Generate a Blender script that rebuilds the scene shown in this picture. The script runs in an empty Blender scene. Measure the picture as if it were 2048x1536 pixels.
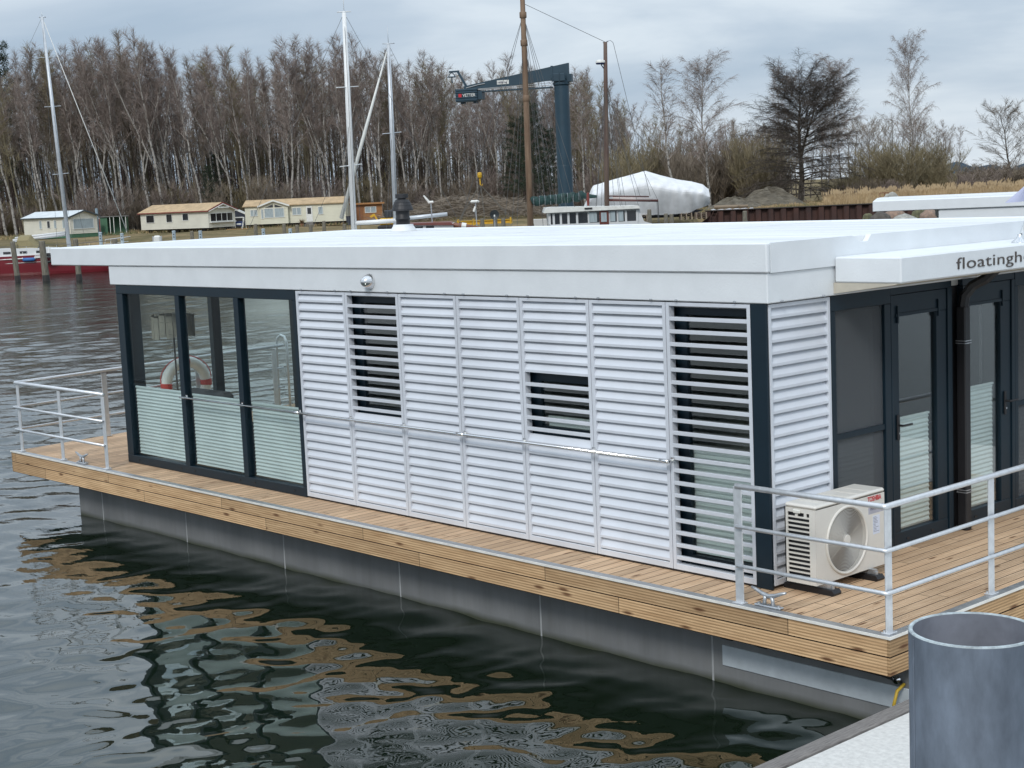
import bpy, bmesh, math, random
from mathutils import Vector, Matrix
random.seed(11)
PI=math.pi; R=math.radians
scn=bpy.context.scene
COL=scn.collection
# ---------------------------------------------------------------- camera (calibrated on the houseboat)
CAM=Vector((7.6274,-9.5908,3.255)); YAW=R(47.9251); PIT=R(-7.0509); ROL=R(-2.5278); F=3098.08
fwd=Vector((-math.sin(YAW)*math.cos(PIT),math.cos(YAW)*math.cos(PIT),math.sin(PIT)))
rt=Vector((math.cos(YAW),math.sin(YAW),0)); up=rt.cross(fwd)
rt2=rt*math.cos(ROL)+up*math.sin(ROL); up2=-rt*math.sin(ROL)+up*math.cos(ROL)
cd=bpy.data.cameras.new('camera'); cam=bpy.data.objects.new('camera',cd); COL.objects.link(cam)
M=Matrix((rt2,up2,-fwd)).transposed().to_4x4(); M.translation=CAM; cam.matrix_world=M
cd.sensor_width=36; cd.lens=F/2048*36; cd.clip_start=.1; cd.clip_end=20000
scn.camera=cam
FH=Vector((-math.sin(YAW),math.cos(YAW),0)); RH=Vector((math.cos(YAW),math.sin(YAW),0))
WZ=-0.79      # water level (deck top is 0)
GZ=0.2        # shore level
def hor(px): return 429.6-px*.04414
def W(px,depth,z=GZ):
    "world point standing at a bearing and a distance, at height z"
    d=fwd+rt2*((px-1024)/F)-up2*((hor(px)-768)/F)
    p=CAM+d*depth; return Vector((p.x,p.y,z))
def ZP(px,py,depth): return CAM.z-(py-hor(px))*depth/F
# ---------------------------------------------------------------- materials
MATS={}
def nodes(name):
    m=bpy.data.materials.new(name); m.use_nodes=True; nt=m.node_tree; nt.nodes.clear()
    out=nt.nodes.new('ShaderNodeOutputMaterial'); return m,nt,out
def N(nt,t,**k):
    n=nt.nodes.new(t)
    for a,v in k.items():
        if a=='i':
            for kk,vv in v.items(): n.inputs[kk].default_value=vv
        else: setattr(n,a,v)
    return n
def L(nt,a,ao,b,bi): nt.links.new(a.outputs[ao],b.inputs[bi])
def ramp(nt,stops,interp='LINEAR'):
    r=nt.nodes.new('ShaderNodeValToRGB'); cr=r.color_ramp; cr.interpolation=interp
    while len(cr.elements)<len(stops): cr.elements.new(.5)
    for e,(p,c) in zip(cr.elements,stops): e.position=p; e.color=(*c,1) if len(c)==3 else c
    return r
def mat(name,c,rough=.5,metal=0,var=.12,scale=6,stretch=(1,1,1),c2=None,bump=0,bscale=40,spec=.5,coat=0,detail=4):
    "paint / metal / bark: base colour broken up by object-space noise"
    if name in MATS: return MATS[name]
    m,nt,out=nodes(name)
    b=N(nt,'ShaderNodeBsdfPrincipled',i={'Roughness':rough,'Metallic':metal,'Specular IOR Level':spec})
    if coat: b.inputs['Coat Weight'].default_value=coat; b.inputs['Coat Roughness'].default_value=.1
    tc=N(nt,'ShaderNodeTexCoord'); mp=N(nt,'ShaderNodeMapping'); mp.inputs['Scale'].default_value=stretch
    L(nt,tc,'Object',mp,'Vector')
    no=N(nt,'ShaderNodeTexNoise',i={'Scale':scale,'Detail':detail,'Roughness':.6}); L(nt,mp,'Vector',no,'Vector')
    lo=tuple(x*(1-var) for x in c) if c2 is None else c2
    hi=tuple(min(1,x*(1+var*.6)) for x in c) if c2 is None else c
    r=ramp(nt,[(.3,lo),(.7,hi)]); L(nt,no,'Fac',r,'Fac'); L(nt,r,'Color',b,'Base Color')
    rr=N(nt,'ShaderNodeMapRange',i={'To Min':max(0,rough-.08),'To Max':min(1,rough+.1)}); L(nt,no,'Fac',rr,'Value'); L(nt,rr,'Result',b,'Roughness')
    if bump:
        n2=N(nt,'ShaderNodeTexNoise',i={'Scale':bscale,'Detail':3}); L(nt,mp,'Vector',n2,'Vector')
        bp=N(nt,'ShaderNodeBump',i={'Strength':1,'Distance':bump}); L(nt,n2,'Fac',bp,'Height'); L(nt,bp,'Normal',b,'Normal')
    L(nt,b,'BSDF',out,'Surface'); MATS[name]=m; return m
def glass(name,tint,refl=1.0,alpha=None):
    m,nt,out=nodes(name)
    tr=N(nt,'ShaderNodeBsdfTransparent',i={'Color':(*tint,1)})
    gl=N(nt,'ShaderNodeBsdfGlossy',i={'Color':(1,1,1,1),'Roughness':.01})
    lw=N(nt,'ShaderNodeLayerWeight',i={'Blend':.5}); pw=N(nt,'ShaderNodeMath',operation='POWER'); pw.inputs[1].default_value=4.0; L(nt,lw,'Facing',pw,0)
    fr=N(nt,'ShaderNodeMath',operation='MULTIPLY_ADD'); fr.inputs[1].default_value=.9; fr.inputs[2].default_value=.045; L(nt,pw,0,fr,0)
    mu=N(nt,'ShaderNodeMath',operation='MULTIPLY',use_clamp=True); mu.inputs[1].default_value=refl
    L(nt,fr,0,mu,0); mx=N(nt,'ShaderNodeMixShader'); L(nt,mu,0,mx,'Fac'); L(nt,tr,'BSDF',mx,1); L(nt,gl,'BSDF',mx,2)
    L(nt,mx,'Shader',out,'Surface'); return m
def veil(name,c,opac,rough=.8,emit=None):
    m,nt,out=nodes(name)
    tr=N(nt,'ShaderNodeBsdfTransparent'); d=N(nt,'ShaderNodeBsdfPrincipled',i={'Base Color':(*c,1),'Roughness':rough})
    mx=N(nt,'ShaderNodeMixShader',i={'Fac':opac}); L(nt,tr,'BSDF',mx,1); L(nt,d,'BSDF',mx,2); L(nt,mx,'Shader',out,'Surface'); return m
def cloth(name,c,trans=.4,stretch=(1,1,1)):
    m,nt,out=nodes(name)
    tc=N(nt,'ShaderNodeTexCoord'); no=N(nt,'ShaderNodeTexNoise',i={'Scale':1.5,'Detail':5}); L(nt,tc,'Object',no,'Vector')
    r=ramp(nt,[(.3,tuple(x*.82 for x in c)),(.7,c)]); L(nt,no,'Fac',r,'Fac')
    d=N(nt,'ShaderNodeBsdfPrincipled',i={'Roughness':.6}); t=N(nt,'ShaderNodeBsdfTranslucent')
    L(nt,r,'Color',d,'Base Color'); L(nt,r,'Color',t,'Color')
    mx=N(nt,'ShaderNodeMixShader',i={'Fac':trans}); L(nt,d,'BSDF',mx,1); L(nt,t,'BSDF',mx,2); L(nt,mx,'Shader',out,'Surface'); return m
def wood(name,axis,c_lo,c_hi,board=.12,joint=None,knots=1.0,grooves=0,boff=0.0,gax=None):
    "planks: per-board tone, grain along `axis`, knots, dark gaps; boards counted along gax"
    m,nt,out=nodes(name)
    b=N(nt,'ShaderNodeBsdfPrincipled',i={'Roughness':.65,'Specular IOR Level':.3})
    g=N(nt,'ShaderNodeNewGeometry'); sp=N(nt,'ShaderNodeSeparateXYZ'); L(nt,g,'Position',sp,'Vector')
    def mth(op,a,bv,clamp=False):
        n=N(nt,'ShaderNodeMath',operation=op,use_clamp=clamp)
        for i,v in enumerate((a,bv)):
            if v is None: continue
            if isinstance(v,(int,float)): n.inputs[i].default_value=v
            else: nt.links.new(v,n.inputs[i])
        return n.outputs[0]
    AX={'x':0,'y':1,'z':2}
    u=sp.outputs[AX[gax]]; v=sp.outputs[AX[axis]]
    q=mth('DIVIDE',mth('ADD',u,boff),board); idx=mth('FLOOR',q,None); fr=mth('FRACT',q,None)
    # joints
    wn=N(nt,'ShaderNodeTexWhiteNoise',noise_dimensions='1D'); nt.links.new(idx,wn.inputs['W'])
    if joint: jj=mth('ADD',mth('DIVIDE',v,joint),mth('MULTIPLY',wn.outputs['Value'],7.3)); jid=mth('FLOOR',jj,None); jf=mth('FRACT',jj,None)
    else: jid=mth('MULTIPLY',idx,0); jf=None
    w2=N(nt,'ShaderNodeTexWhiteNoise',noise_dimensions='2D'); cb=N(nt,'ShaderNodeCombineXYZ'); nt.links.new(idx,cb.inputs[0]); nt.links.new(jid,cb.inputs[1]); L(nt,cb,0,w2,'Vector')
    # grain coordinates : stretched along v, shifted per board
    off=mth('MULTIPLY',w2.outputs['Value'],37.0)
    gc=N(nt,'ShaderNodeCombineXYZ'); nt.links.new(mth('MULTIPLY',v,1.6),gc.inputs[0]); nt.links.new(mth('MULTIPLY',u,28),gc.inputs[1]); nt.links.new(off,gc.inputs[2])
    gn=N(nt,'ShaderNodeTexNoise',i={'Scale':1.3,'Detail':5,'Roughness':.65,'Distortion':.6}); L(nt,gc,0,gn,'Vector')
    r=ramp(nt,[(.25,c_lo),(.75,c_hi)]); L(nt,gn,'Fac',r,'Fac')
    tone=N(nt,'ShaderNodeMapRange',i={'To Min':.78,'To Max':1.12}); L(nt,w2,'Value',tone,'Value')
    mm=N(nt,'ShaderNodeMix',data_type='RGBA',blend_type='MULTIPLY',i={0:1.0}); L(nt,r,'Color',mm,6)
    cc=N(nt,'ShaderNodeCombineXYZ')
    for i in range(3): L(nt,tone,'Result',cc,i)
    L(nt,cc,0,mm,7); col=mm.outputs[2]
    # knots
    kc=N(nt,'ShaderNodeCombineXYZ'); nt.links.new(mth('MULTIPLY',v,2.3),kc.inputs[0]); nt.links.new(mth('MULTIPLY',u,9),kc.inputs[1]); nt.links.new(off,kc.inputs[2])
    vo=N(nt,'ShaderNodeTexVoronoi',i={'Scale':1.0,'Randomness':1.0}); L(nt,kc,0,vo,'Vector')
    kr=ramp(nt,[(.0,(1,1,1)),(.07*knots,(1,1,1)),(.17*knots+.001,(0,0,0))]); L(nt,vo,'Distance',kr,'Fac')
    m2=N(nt,'ShaderNodeMix',data_type='RGBA'); L(nt,kr,'Color',m2,0); nt.links.new(col,m2.inputs[6]); m2.inputs[7].default_value=(.17,.085,.04,1); col=m2.outputs[2]
    # weather stain
    sn=N(nt,'ShaderNodeTexNoise',i={'Scale':.9,'Detail':4}); L(nt,g,'Position',sn,'Vector')
    sr=ramp(nt,[(.4,(1,1,1)),(.75,(.78,.76,.74))]); L(nt,sn,'Fac',sr,'Fac')
    m4=N(nt,'ShaderNodeMix',data_type='RGBA',blend_type='MULTIPLY',i={0:1.0}); nt.links.new(col,m4.inputs[6]); L(nt,sr,'Color',m4,7); col=m4.outputs[2]
    # gaps
    e=mth('MINIMUM',fr,mth('SUBTRACT',1.0,fr)); gw=.0045/board
    gap=mth('LESS_THAN',e,gw)
    if jf is not None:
        je=mth('MINIMUM',jf,mth('SUBTRACT',1.0,jf)); gap=mth('MAXIMUM',gap,mth('LESS_THAN',je,.003/joint))
    m3=N(nt,'ShaderNodeMix',data_type='RGBA'); nt.links.new(gap,m3.inputs[0]); nt.links.new(col,m3.inputs[6]); m3.inputs[7].default_value=(.035,.022,.014,1)
    L(nt,m3,2,b,'Base Color')
    h=mth('MULTIPLY',gap,-1.0)
    if grooves:
        gg=mth('SINE',mth('MULTIPLY',fr,2*PI*grooves),None); h=mth('ADD',h,mth('MULTIPLY',gg,.25))
    bp=N(nt,'ShaderNodeBump',i={'Strength':.9,'Distance':.006}); nt.links.new(h,bp.inputs['Height']); L(nt,bp,'Normal',b,'Normal')
    L(nt,b,'BSDF',out,'Surface'); return m
m_white=mat('white_render',(.74,.77,.79),.55,var=.05,scale=3,bump=.0015,bscale=60)
m_roof=mat('roof_membrane',(.72,.74,.75),.5,var=.13,scale=1.6,stretch=(.3,2.2,1),bump=.003,bscale=6)
m_louv=mat('louvre_alu',(.68,.71,.76),.42,var=.10,scale=1.3,metal=.15,stretch=(1,1,.35),detail=8)
m_anth=mat('anthracite',(.006,.017,.027),.4,var=.15,scale=5,spec=.32)
m_black=mat('black_plastic',(.012,.012,.014),.5)
m_galv=mat('galvanised',(.50,.52,.54),.40,metal=.75,var=.25,scale=18)
m_pile=mat('pile_zinc',(.15,.18,.225),.55,metal=.25,var=.32,scale=7,stretch=(1.5,1.5,.6),bump=.0015,bscale=25,detail=8)
m_pilein=mat('pile_inside',(.17,.18,.21),.8,var=.3,scale=6)
m_rim=mat('pile_rim',(.40,.46,.48),.6,var=.45,scale=25)
m_steel=mat('stainless',(.75,.75,.75),.12,metal=1,var=.05)
m_alu=mat('alu_trim',(.44,.45,.46),.35,metal=.6,var=.15,scale=10)
m_rail=mat('rail_alu',(.72,.74,.76),.33,metal=.55,var=.12,scale=20)
m_conc=mat('pontoon_concrete',(.20,.205,.205),.6,var=.3,scale=2.2,stretch=(1,1,2.5),bump=.002,bscale=30,detail=8)
m_seam=mat('pale_seam',(.34,.35,.35),.8)
m_plate=mat('zinc_plate',(.50,.55,.58),.5,metal=.2,var=.15,scale=5)
m_ac=mat('ac_cream',(.68,.655,.60),.4,var=.04,scale=4)
m_acdark=mat('ac_dark',(.03,.03,.035),.6)
m_red=mat('logo_red',(.55,.02,.03),.5)
m_letter=mat('letter_bronze',(.16,.135,.12),.35,metal=.8,var=.2,scale=30)
m_paper=mat('paper_label',(.66,.70,.80),.6,var=.05)
m_ink=mat('label_ink',(.12,.12,.16),.7)
m_blind=cloth('blind_fabric',(.84,.92,.93),.35); m_blind2=cloth('blind_fabric_backed',(.85,.92,.93),.05)
m_int=mat('interior_wall',(.30,.31,.29),.8)
m_intd=mat('interior_unlit_tone',(.06,.06,.06),.7)  # room darkness put into the wall colour, seen through the glass
m_glass=glass('window_glass',(.935,.965,.955),.25)
m_glassd=glass('door_glass',(.92,.95,.935),1.5)
m_screen=veil('fly_screen',(.10,.11,.12),.55)
m_deck=wood('deck_boards','y',(.48,.305,.18),(.76,.55,.36),board=.118,joint=2.6,knots=1.0,gax='x',grooves=4)
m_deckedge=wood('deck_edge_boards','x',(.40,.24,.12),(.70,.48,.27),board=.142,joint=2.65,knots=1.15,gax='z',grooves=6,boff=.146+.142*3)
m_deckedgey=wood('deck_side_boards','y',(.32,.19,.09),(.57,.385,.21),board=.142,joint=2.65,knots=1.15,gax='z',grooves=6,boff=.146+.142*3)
m_greyw=mat('grey_timber',(.24,.225,.21),.85,c2=(.11,.10,.095),scale=14,stretch=(8,.6,3),bump=.003,bscale=20)
m_pilew=mat('weathered_pile',(.23,.21,.17),.9,c2=(.10,.09,.065),scale=5,stretch=(3,3,.5),bump=.004,bscale=15)
m_quay=mat('quay_concrete',(.60,.59,.56),.85,var=.18,scale=26,bump=.003,bscale=90,detail=10)
# ---------------------------------------------------------------- mesh builder
class MB:
    def __init__(s): s.v=[]; s.f=[]; s.mi=[]; s.T=None
    def add(s,vs,fs,mi=0):
        o=len(s.v)
        if s.T is not None: vs=[s.T@Vector(q) for q in vs]
        s.v.extend(tuple(q) for q in vs); s.f.extend(tuple(i+o for i in f) for f in fs); s.mi.extend([mi]*len(fs)); return s
    def box(s,x0,x1,y0,y1,z0,z1,mi=0,bev=0):
        if bev>0:
            b=min(bev,abs(x1-x0)/2.2,abs(y1-y0)/2.2,abs(z1-z0)/2.2)
            vs=[];X=(x0,x1);Y=(y0,y1);Z=(z0,z1)
            # 24 verts: each corner has three
            idx={}
            for i in (0,1):
                for j in (0,1):
                    for k in (0,1):
                        sx=1 if i==0 else -1; sy=1 if j==0 else -1; sz=1 if k==0 else -1
                        idx[i,j,k]=len(vs)
                        vs+= [(X[i],Y[j]+sy*b,Z[k]+sz*b),(X[i]+sx*b,Y[j],Z[k]+sz*b),(X[i]+sx*b,Y[j]+sy*b,Z[k])]
            I=lambda i,j,k,a: idx[i,j,k]+a
            fs=[]
            for i in (0,1): q=[I(i,0,0,0),I(i,1,0,0),I(i,1,1,0),I(i,0,1,0)]; fs.append(q if i else q[::-1])
            for j in (0,1): q=[I(0,j,0,1),I(0,j,1,1),I(1,j,1,1),I(1,j,0,1)]; fs.append(q if j else q[::-1])
            for k in (0,1): q=[I(0,0,k,2),I(1,0,k,2),I(1,1,k,2),I(0,1,k,2)]; fs.append(q if k else q[::-1])
            for i in (0,1):
                for j in (0,1): fs.append([I(i,j,0,0),I(i,j,1,0),I(i,j,1,1),I(i,j,0,1)])
                for k in (0,1): fs.append([I(i,0,k,0),I(i,1,k,0),I(i,1,k,2),I(i,0,k,2)])
            for j in (0,1):
                for k in (0,1): fs.append([I(0,j,k,1),I(1,j,k,1),I(1,j,k,2),I(0,j,k,2)])
            for i in (0,1):
                for j in (0,1):
                    for k in (0,1): fs.append([I(i,j,k,0),I(i,j,k,1),I(i,j,k,2)])
            return s.add(vs,fs,mi)
        vs=[(x,y,z) for x in (x0,x1) for y in (y0,y1) for z in (z0,z1)]
        return s.add(vs,[(0,1,3,2),(4,6,7,5),(0,4,5,1),(2,3,7,6),(0,2,6,4),(1,5,7,3)],mi)
    def tube(s,pts,rad,n=8,mi=0,cap=True):
        pts=[Vector(p) for p in pts]; k=len(pts)
        if isinstance(rad,(int,float)): rad=[rad]*k
        vs=[]; prev=None
        for i,p in enumerate(pts):
            t=(pts[min(i+1,k-1)]-pts[max(i-1,0)])
            if t.length<1e-9: t=Vector((0,0,1))
            t.normalize()
            if prev is None: a=Vector((0,0,1)) if abs(t.z)<.9 else Vector((1,0,0)); u_=t.cross(a).normalized()
            else:
                u_=prev-t*prev.dot(t)
                u_=u_.normalized() if u_.length>1e-6 else t.orthogonal().normalized()
            prev=u_; w_=t.cross(u_)
            for j in range(n):
                a=2*PI*j/n; vs.append(p+(u_*math.cos(a)+w_*math.sin(a))*rad[i])
        fs=[]
        for i in range(k-1):
            for j in range(n): fs.append((i*n+j,i*n+(j+1)%n,(i+1)*n+(j+1)%n,(i+1)*n+j))
        if cap and n>2: fs.append(tuple(range(n))[::-1]); fs.append(tuple((k-1)*n+j for j in range(n)))
        return s.add(vs,fs,mi)
    def lathe(s,prof,c=(0,0,0),n=24,mi=0,axis='z',a0=0):
        vs=[];fs=[]
        for r_,h in prof:
            for j in range(n):
                a=2*PI*j/n+a0; q=(r_*math.cos(a),r_*math.sin(a),h)
                if axis=='y': q=(q[0],h,q[1])
                if axis=='x': q=(h,q[0],q[1])
                vs.append((c[0]+q[0],c[1]+q[1],c[2]+q[2]))
        for i in range(len(prof)-1):
            for j in range(n): fs.append((i*n+j,i*n+(j+1)%n,(i+1)*n+(j+1)%n,(i+1)*n+j))
        return s.add(vs,fs,mi)
    def prism(s,poly,ax,a,b,mi=0):
        "poly of 2D points extruded along ax from a to b"
        n=len(poly)
        def P(q,h):
            return {'x':(h,q[0],q[1]),'y':(q[0],h,q[1]),'z':(q[0],q[1],h)}[ax]
        vs=[P(q,a) for q in poly]+[P(q,b) for q in poly]
        fs=[tuple(range(n))[::-1],tuple(range(n,2*n))]+[(i,(i+1)%n,n+(i+1)%n,n+i) for i in range(n)]
        return s.add(vs,fs,mi)
    def build(s,name,mats,parent=None,smooth=False,loc=None):
        me=bpy.data.meshes.new(name); me.from_pydata(s.v,[],s.f)
        if not isinstance(mats,(list,tuple)): mats=[mats]
        for m in mats: me.materials.append(m)
        if len(mats)>1: me.polygons.foreach_set('material_index',s.mi)
        if smooth: me.polygons.foreach_set('use_smooth',[True]*len(s.f))
        me.update()
        o=bpy.data.objects.new(name,me); COL.objects.link(o)
        if parent is not None: par(o,parent)
        return o
def wloc(o):
    v=o.location.copy(); p=o.parent
    return v if p is None else v+wloc(p)
def par(o,parent):
    # parts are modelled in world coordinates; a thing's Empty stands at its base
    base=parent.get('_base')
    o.parent=parent
    if base is not None: o.location=-Vector(base)
def tag(o,label=None,cat=None,group=None,kind=None):
    if label: o['label']=label
    if cat: o['category']=cat
    if group: o['group']=group
    if kind: o['kind']=kind
    return o
def empty(name,loc,label,cat,group=None,rz=0):
    o=bpy.data.objects.new(name,None); COL.objects.link(o); o.location=loc; o.rotation_euler=(0,0,rz)
    if rz==0: o['_base']=tuple(loc)
    return tag(o,label,cat,group)
def dup(root,loc,rz=0,label=None,group=None,sc=None,cat=None,tilt=None):
    r=root.copy(); COL.objects.link(r); r.location=loc; r.rotation_euler=(tilt[0] if tilt else 0,tilt[1] if tilt else 0,rz)
    if sc: r.scale=sc if isinstance(sc,(tuple,list)) else (sc,sc,sc)
    if label: r['label']=label
    if group: r['group']=group
    if cat: r['category']=cat
    for ch in root.children:
        c=ch.copy(); COL.objects.link(c); c.parent=r
        for g in ch.children:
            d=g.copy(); COL.objects.link(d); d.parent=c
    return r
def text_mesh(name,cu,mtl):
    "letters as a plain mesh"
    t=bpy.data.objects.new('tmp',cu); COL.objects.link(t); dg=bpy.context.evaluated_depsgraph_get()
    me=bpy.data.meshes.new_from_object(t.evaluated_get(dg)); bpy.data.objects.remove(t); me.name=name
    me.materials.clear(); me.materials.append(mtl); o=bpy.data.objects.new(name,me); COL.objects.link(o); return o
def text(name,s,mtl,parent,loc,rot,size,ext=.004,sx=1.0,space=1.0,offset=0):
    cu=bpy.data.curves.new(name,'FONT'); cu.body=s; cu.size=size; cu.extrude=ext; cu.space_character=space; cu.offset=offset
    o=text_mesh(name,cu,mtl)
    o.rotation_euler=rot; o.scale=(sx,1,1)
    b=parent.get('_base'); o.parent=parent; o.location=Vector(loc)-(Vector(b) if b is not None else Vector((0,0,0)))
    return o

# ================================================================ HOUSEBOAT
hb=empty('houseboat',(-5,2.2,WZ),'white flat roofed floating house with grey louvre cladding and timber deck','houseboat')
YB=4.85           # back wall
XL=-10.49
# pontoon ------------------------------------------------------------------------------------------
mb=MB(); mb.box(-11.55,1.40,-.20,5.1,-1.6,-.292,0)
for x in (-10.9,-8.78,-6.68,-4.6,-2.52,-.47): mb.box(x-.010,x+.010,-.2025,-.19,-1.3,-.293,1)
mb.box(-11.553,-11.54,.0,5.0,-1.4,-.3,0)
m_pont,nt_,out_=nodes('pontoon_hull')
b_=N(nt_,'ShaderNodeBsdfPrincipled',i={'Roughness':.55}); g_=N(nt_,'ShaderNodeNewGeometry')
mp_=N(nt_,'ShaderNodeMapping'); mp_.inputs['Scale'].default_value=(1,1,.5); L(nt_,g_,'Position',mp_,'Vector')
n1=N(nt_,'ShaderNodeTexNoise',i={'Scale':1.3,'Detail':8,'Roughness':.6}); L(nt_,mp_,'Vector',n1,'Vector'); r1=ramp(nt_,[(.3,(.135,.14,.142)),(.7,(.215,.22,.22))]); L(nt_,n1,'Fac',r1,'Fac')
mp2=N(nt_,'ShaderNodeMapping'); mp2.inputs['Scale'].default_value=(9,9,.35); L(nt_,g_,'Position',mp2,'Vector')
n2=N(nt_,'ShaderNodeTexNoise',i={'Scale':1.0,'Detail':5,'Roughness':.7}); L(nt_,mp2,'Vector',n2,'Vector'); r2=ramp(nt_,[(.40,(1,1,1)),(.62,(.80,.79,.76)),(.75,(.62,.58,.52))]); L(nt_,n2,'Fac',r2,'Fac')
m1_=N(nt_,'ShaderNodeMix',data_type='RGBA',blend_type='MULTIPLY',i={0:.4}); L(nt_,r1,'Color',m1_,6); L(nt_,r2,'Color',m1_,7)
sp3=N(nt_,'ShaderNodeSeparateXYZ'); L(nt_,g_,'Position',sp3,'Vector'); ad=N(nt_,'ShaderNodeMath',operation='MULTIPLY_ADD'); ad.inputs[1].default_value=-.10; L(nt_,n1,'Fac',ad,0); L(nt_,sp3,'Z',ad,2)
al=N(nt_,'ShaderNodeMapRange',i={'From Min':WZ-.05,'From Max':WZ+.02,'To Min':1.0,'To Max':0.0}); L(nt_,ad,0,al,'Value')
m2_=N(nt_,'ShaderNodeMix',data_type='RGBA'); L(nt_,al,'Result',m2_,0); L(nt_,m1_,2,m2_,6); m2_.inputs[7].default_value=(.045,.05,.03,1); L(nt_,m2_,2,b_,'Base Color'); L(nt_,b_,'BSDF',out_,'Surface')
po=mb.build('pontoon',[m_pont,m_seam],hb)
mb=MB(); mb.box(-.36,1.399,-.212,-.2,-.632,-.462,0,bev=.003); mb.build('zinc_plate',m_plate,po)
mb=MB(); mb.tube([(-.33,-.215,-.39),(.2,-.215,-.392),(.7,-.215,-.394),(1.15,-.215,-.396),(1.34,-.215,-.42)],.011,6)
for x in (-.30,.05,.42,.78,1.1): mb.tube([(x-.06,-.222,-.388),(x+.06,-.222,-.392)],.016,6)
mb.build('cable_run',m_black,po)
mb=MB(); mb.tube([(1.36,-.21,-.43),(1.36,-.30,-.46),(1.35,-.33,-.56),(1.38,-.30,-.68)],.013,8); mb.build('hose',mat('yellow_hose',(.50,.33,.03),.5),po,smooth=True)
mb=MB(); mb.lathe([(.012,-.234),(.012,-.226),(.03,-.226),(.032,-.2)],(1.30,0,-.41),16,axis='y')
mb.build('drain_fitting',m_steel,po,smooth=True)
# deck ---------------------------------------------------------------------------------------------
mb=MB()
dl=[(1.443,-.508),(1.443,5.25),(-13.45,5.25),(-12.82,-.53)]
mb.prism([(1.42,-.485),(1.42,5.2),(-13.38,5.2),(-12.79,-.50)],'z',-.05,0)
deck=mb.build('deck',m_deck,hb)
mb=MB()
for k,(a,b) in enumerate(((-.142,-.008),(-.288,-.148))): mb.prism([(-12.80,-.53),(1.421,-.508),(1.421,-.486),(-12.80,-.50)],'z',a,b)
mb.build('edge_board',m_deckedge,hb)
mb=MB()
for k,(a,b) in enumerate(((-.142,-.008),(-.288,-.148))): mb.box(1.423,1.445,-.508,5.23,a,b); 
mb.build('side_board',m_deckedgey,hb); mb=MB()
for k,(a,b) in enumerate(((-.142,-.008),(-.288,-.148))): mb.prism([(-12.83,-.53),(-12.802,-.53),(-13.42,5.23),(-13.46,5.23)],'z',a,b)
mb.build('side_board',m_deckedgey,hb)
mb=MB(); mb.prism([(-12.83,-.535),(1.447,-.512),(1.447,-.43),(-12.83,-.452)],'z',-.006,.006)
mb.prism([(1.37,-.425),(1.4465,-.425),(1.4465,5.25),(1.37,5.25)],'z',-.006,.006)
mb.prism([(-12.83,-.545),(1.457,-.522),(1.457,-.5125),(-12.83,-.5355)],'z',-.012,.0075,1)
mb.prism([(1.4475,-.512),(1.457,-.512),(1.457,5.25),(1.4475,5.25)],'z',-.012,.0075,1)
mb.build('edge_trim',[m_alu,mat('trim_lip',(.78,.76,.70),.5)],hb)
mb=MB(); mb.prism([(-12.7,-.45),(1.36,-.43),(1.36,5.1),(-13.2,5.1)],'z',-.291,-.052)
mb.build('subframe',m_plate,hb)
# railings -----------------------------------------------------------------------------------------
def rail_set(name_loc,posts,runs,label):
    r_=empty('railing',name_loc,label,'railing')
    for (x,y,dx,dy) in posts:
        m_=MB(); T=Matrix.Translation((x,y,0))@Matrix.Rotation(math.atan2(dy,dx),4,'Z'); m_.T=T
        m_.box(-.040,.040,-.006,.006,.012,.925,bev=.003); m_.box(-.05,.05,-.035,.035,.006,.016,bev=.002)
        m_.lathe([(0,.028),(.012,.028),(.012,.016)],(.02,0.02,0),8); m_.lathe([(0,.028),(.012,.028),(.012,.016)],(-.025,0.02,0),8)
        m_.build('post',m_rail,r_)
    for pts,rad in runs:
        m_=MB(); m_.tube(pts,rad,12); m_.build('rail',m_rail,r_,smooth=True)
    return r_
cx,cy=1.385,-.455
run=[([( .03,cy,.932),(cx-.02,cy,.932),(cx,cy,.932),(cx,cy+.02,.932),(cx,5.0,.932)],.0225)]
for z in (.62,.31): run.append(([( .045,cy-.028,z),(cx-.02,cy-.028,z),(cx+.024,cy-.03,z),(cx+.026,cy+.02,z),(cx+.026,5.0,z)],.0165))
rail_set((.7,0,0),[(.045,cy,1,0),(cx,cy+.03,0,1),(cx,.95,0,1),(cx,2.45,0,1),(cx,3.95,0,1)],run,'galvanised tube railing round the deck corner in front of the air conditioner').__setitem__('group','deck railings')
lx=-12.68
def LX(y): return lx-.62*(y+.45)/5.7
run=[([( -10.17,-.45,.958),(lx+.02,-.47,.958),(lx,-.46,.958),(LX(.5),.5,.958),(LX(4.3),4.3,.985)],.0235)]
for z in (.62,.31): run.append(([( -10.19,-.478,z),(lx-.02,-.497,z),(LX(0)-.03,0,z),(LX(4.3)-.03,4.3,z)],.0165))
rail_set((-12,0,0),[(-10.2,-.45,1,0),(-11.39,-.46,1,0),(-12.62,-.46,1,0),(LX(.95),.95,.1,1),(LX(2.6),2.6,.1,1),(LX(4.1),4.1,.1,1)],run,'galvanised tube railing round the far end of the timber deck').__setitem__('group','deck railings')
# swim ladder beyond far end
ld=empty('swim_ladder',(LX(4.35),4.4,0),'pale metal swim ladder with a hooped handrail at the far deck end','ladder')
for yy in (4.2,4.62):
    mb=MB(); x=LX(4.3)
    mb.tube([(x+.25,yy,.0),(x+.25,yy,1.05),(x+.2,yy,1.14),(x+.1,yy,1.16),(x,yy,1.1),(x-.04,yy,1.0),(x-.06,yy,-.9)],.02,8); mb.build('hoop',m_rail,ld,smooth=True)
for z in (-.5,-.2,.1,.4):
    mb=MB(); mb.box(LX(4.3)-.09,LX(4.3)-.03,4.2,4.62,z,z+.025); mb.build('step',m_rail,ld)
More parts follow.
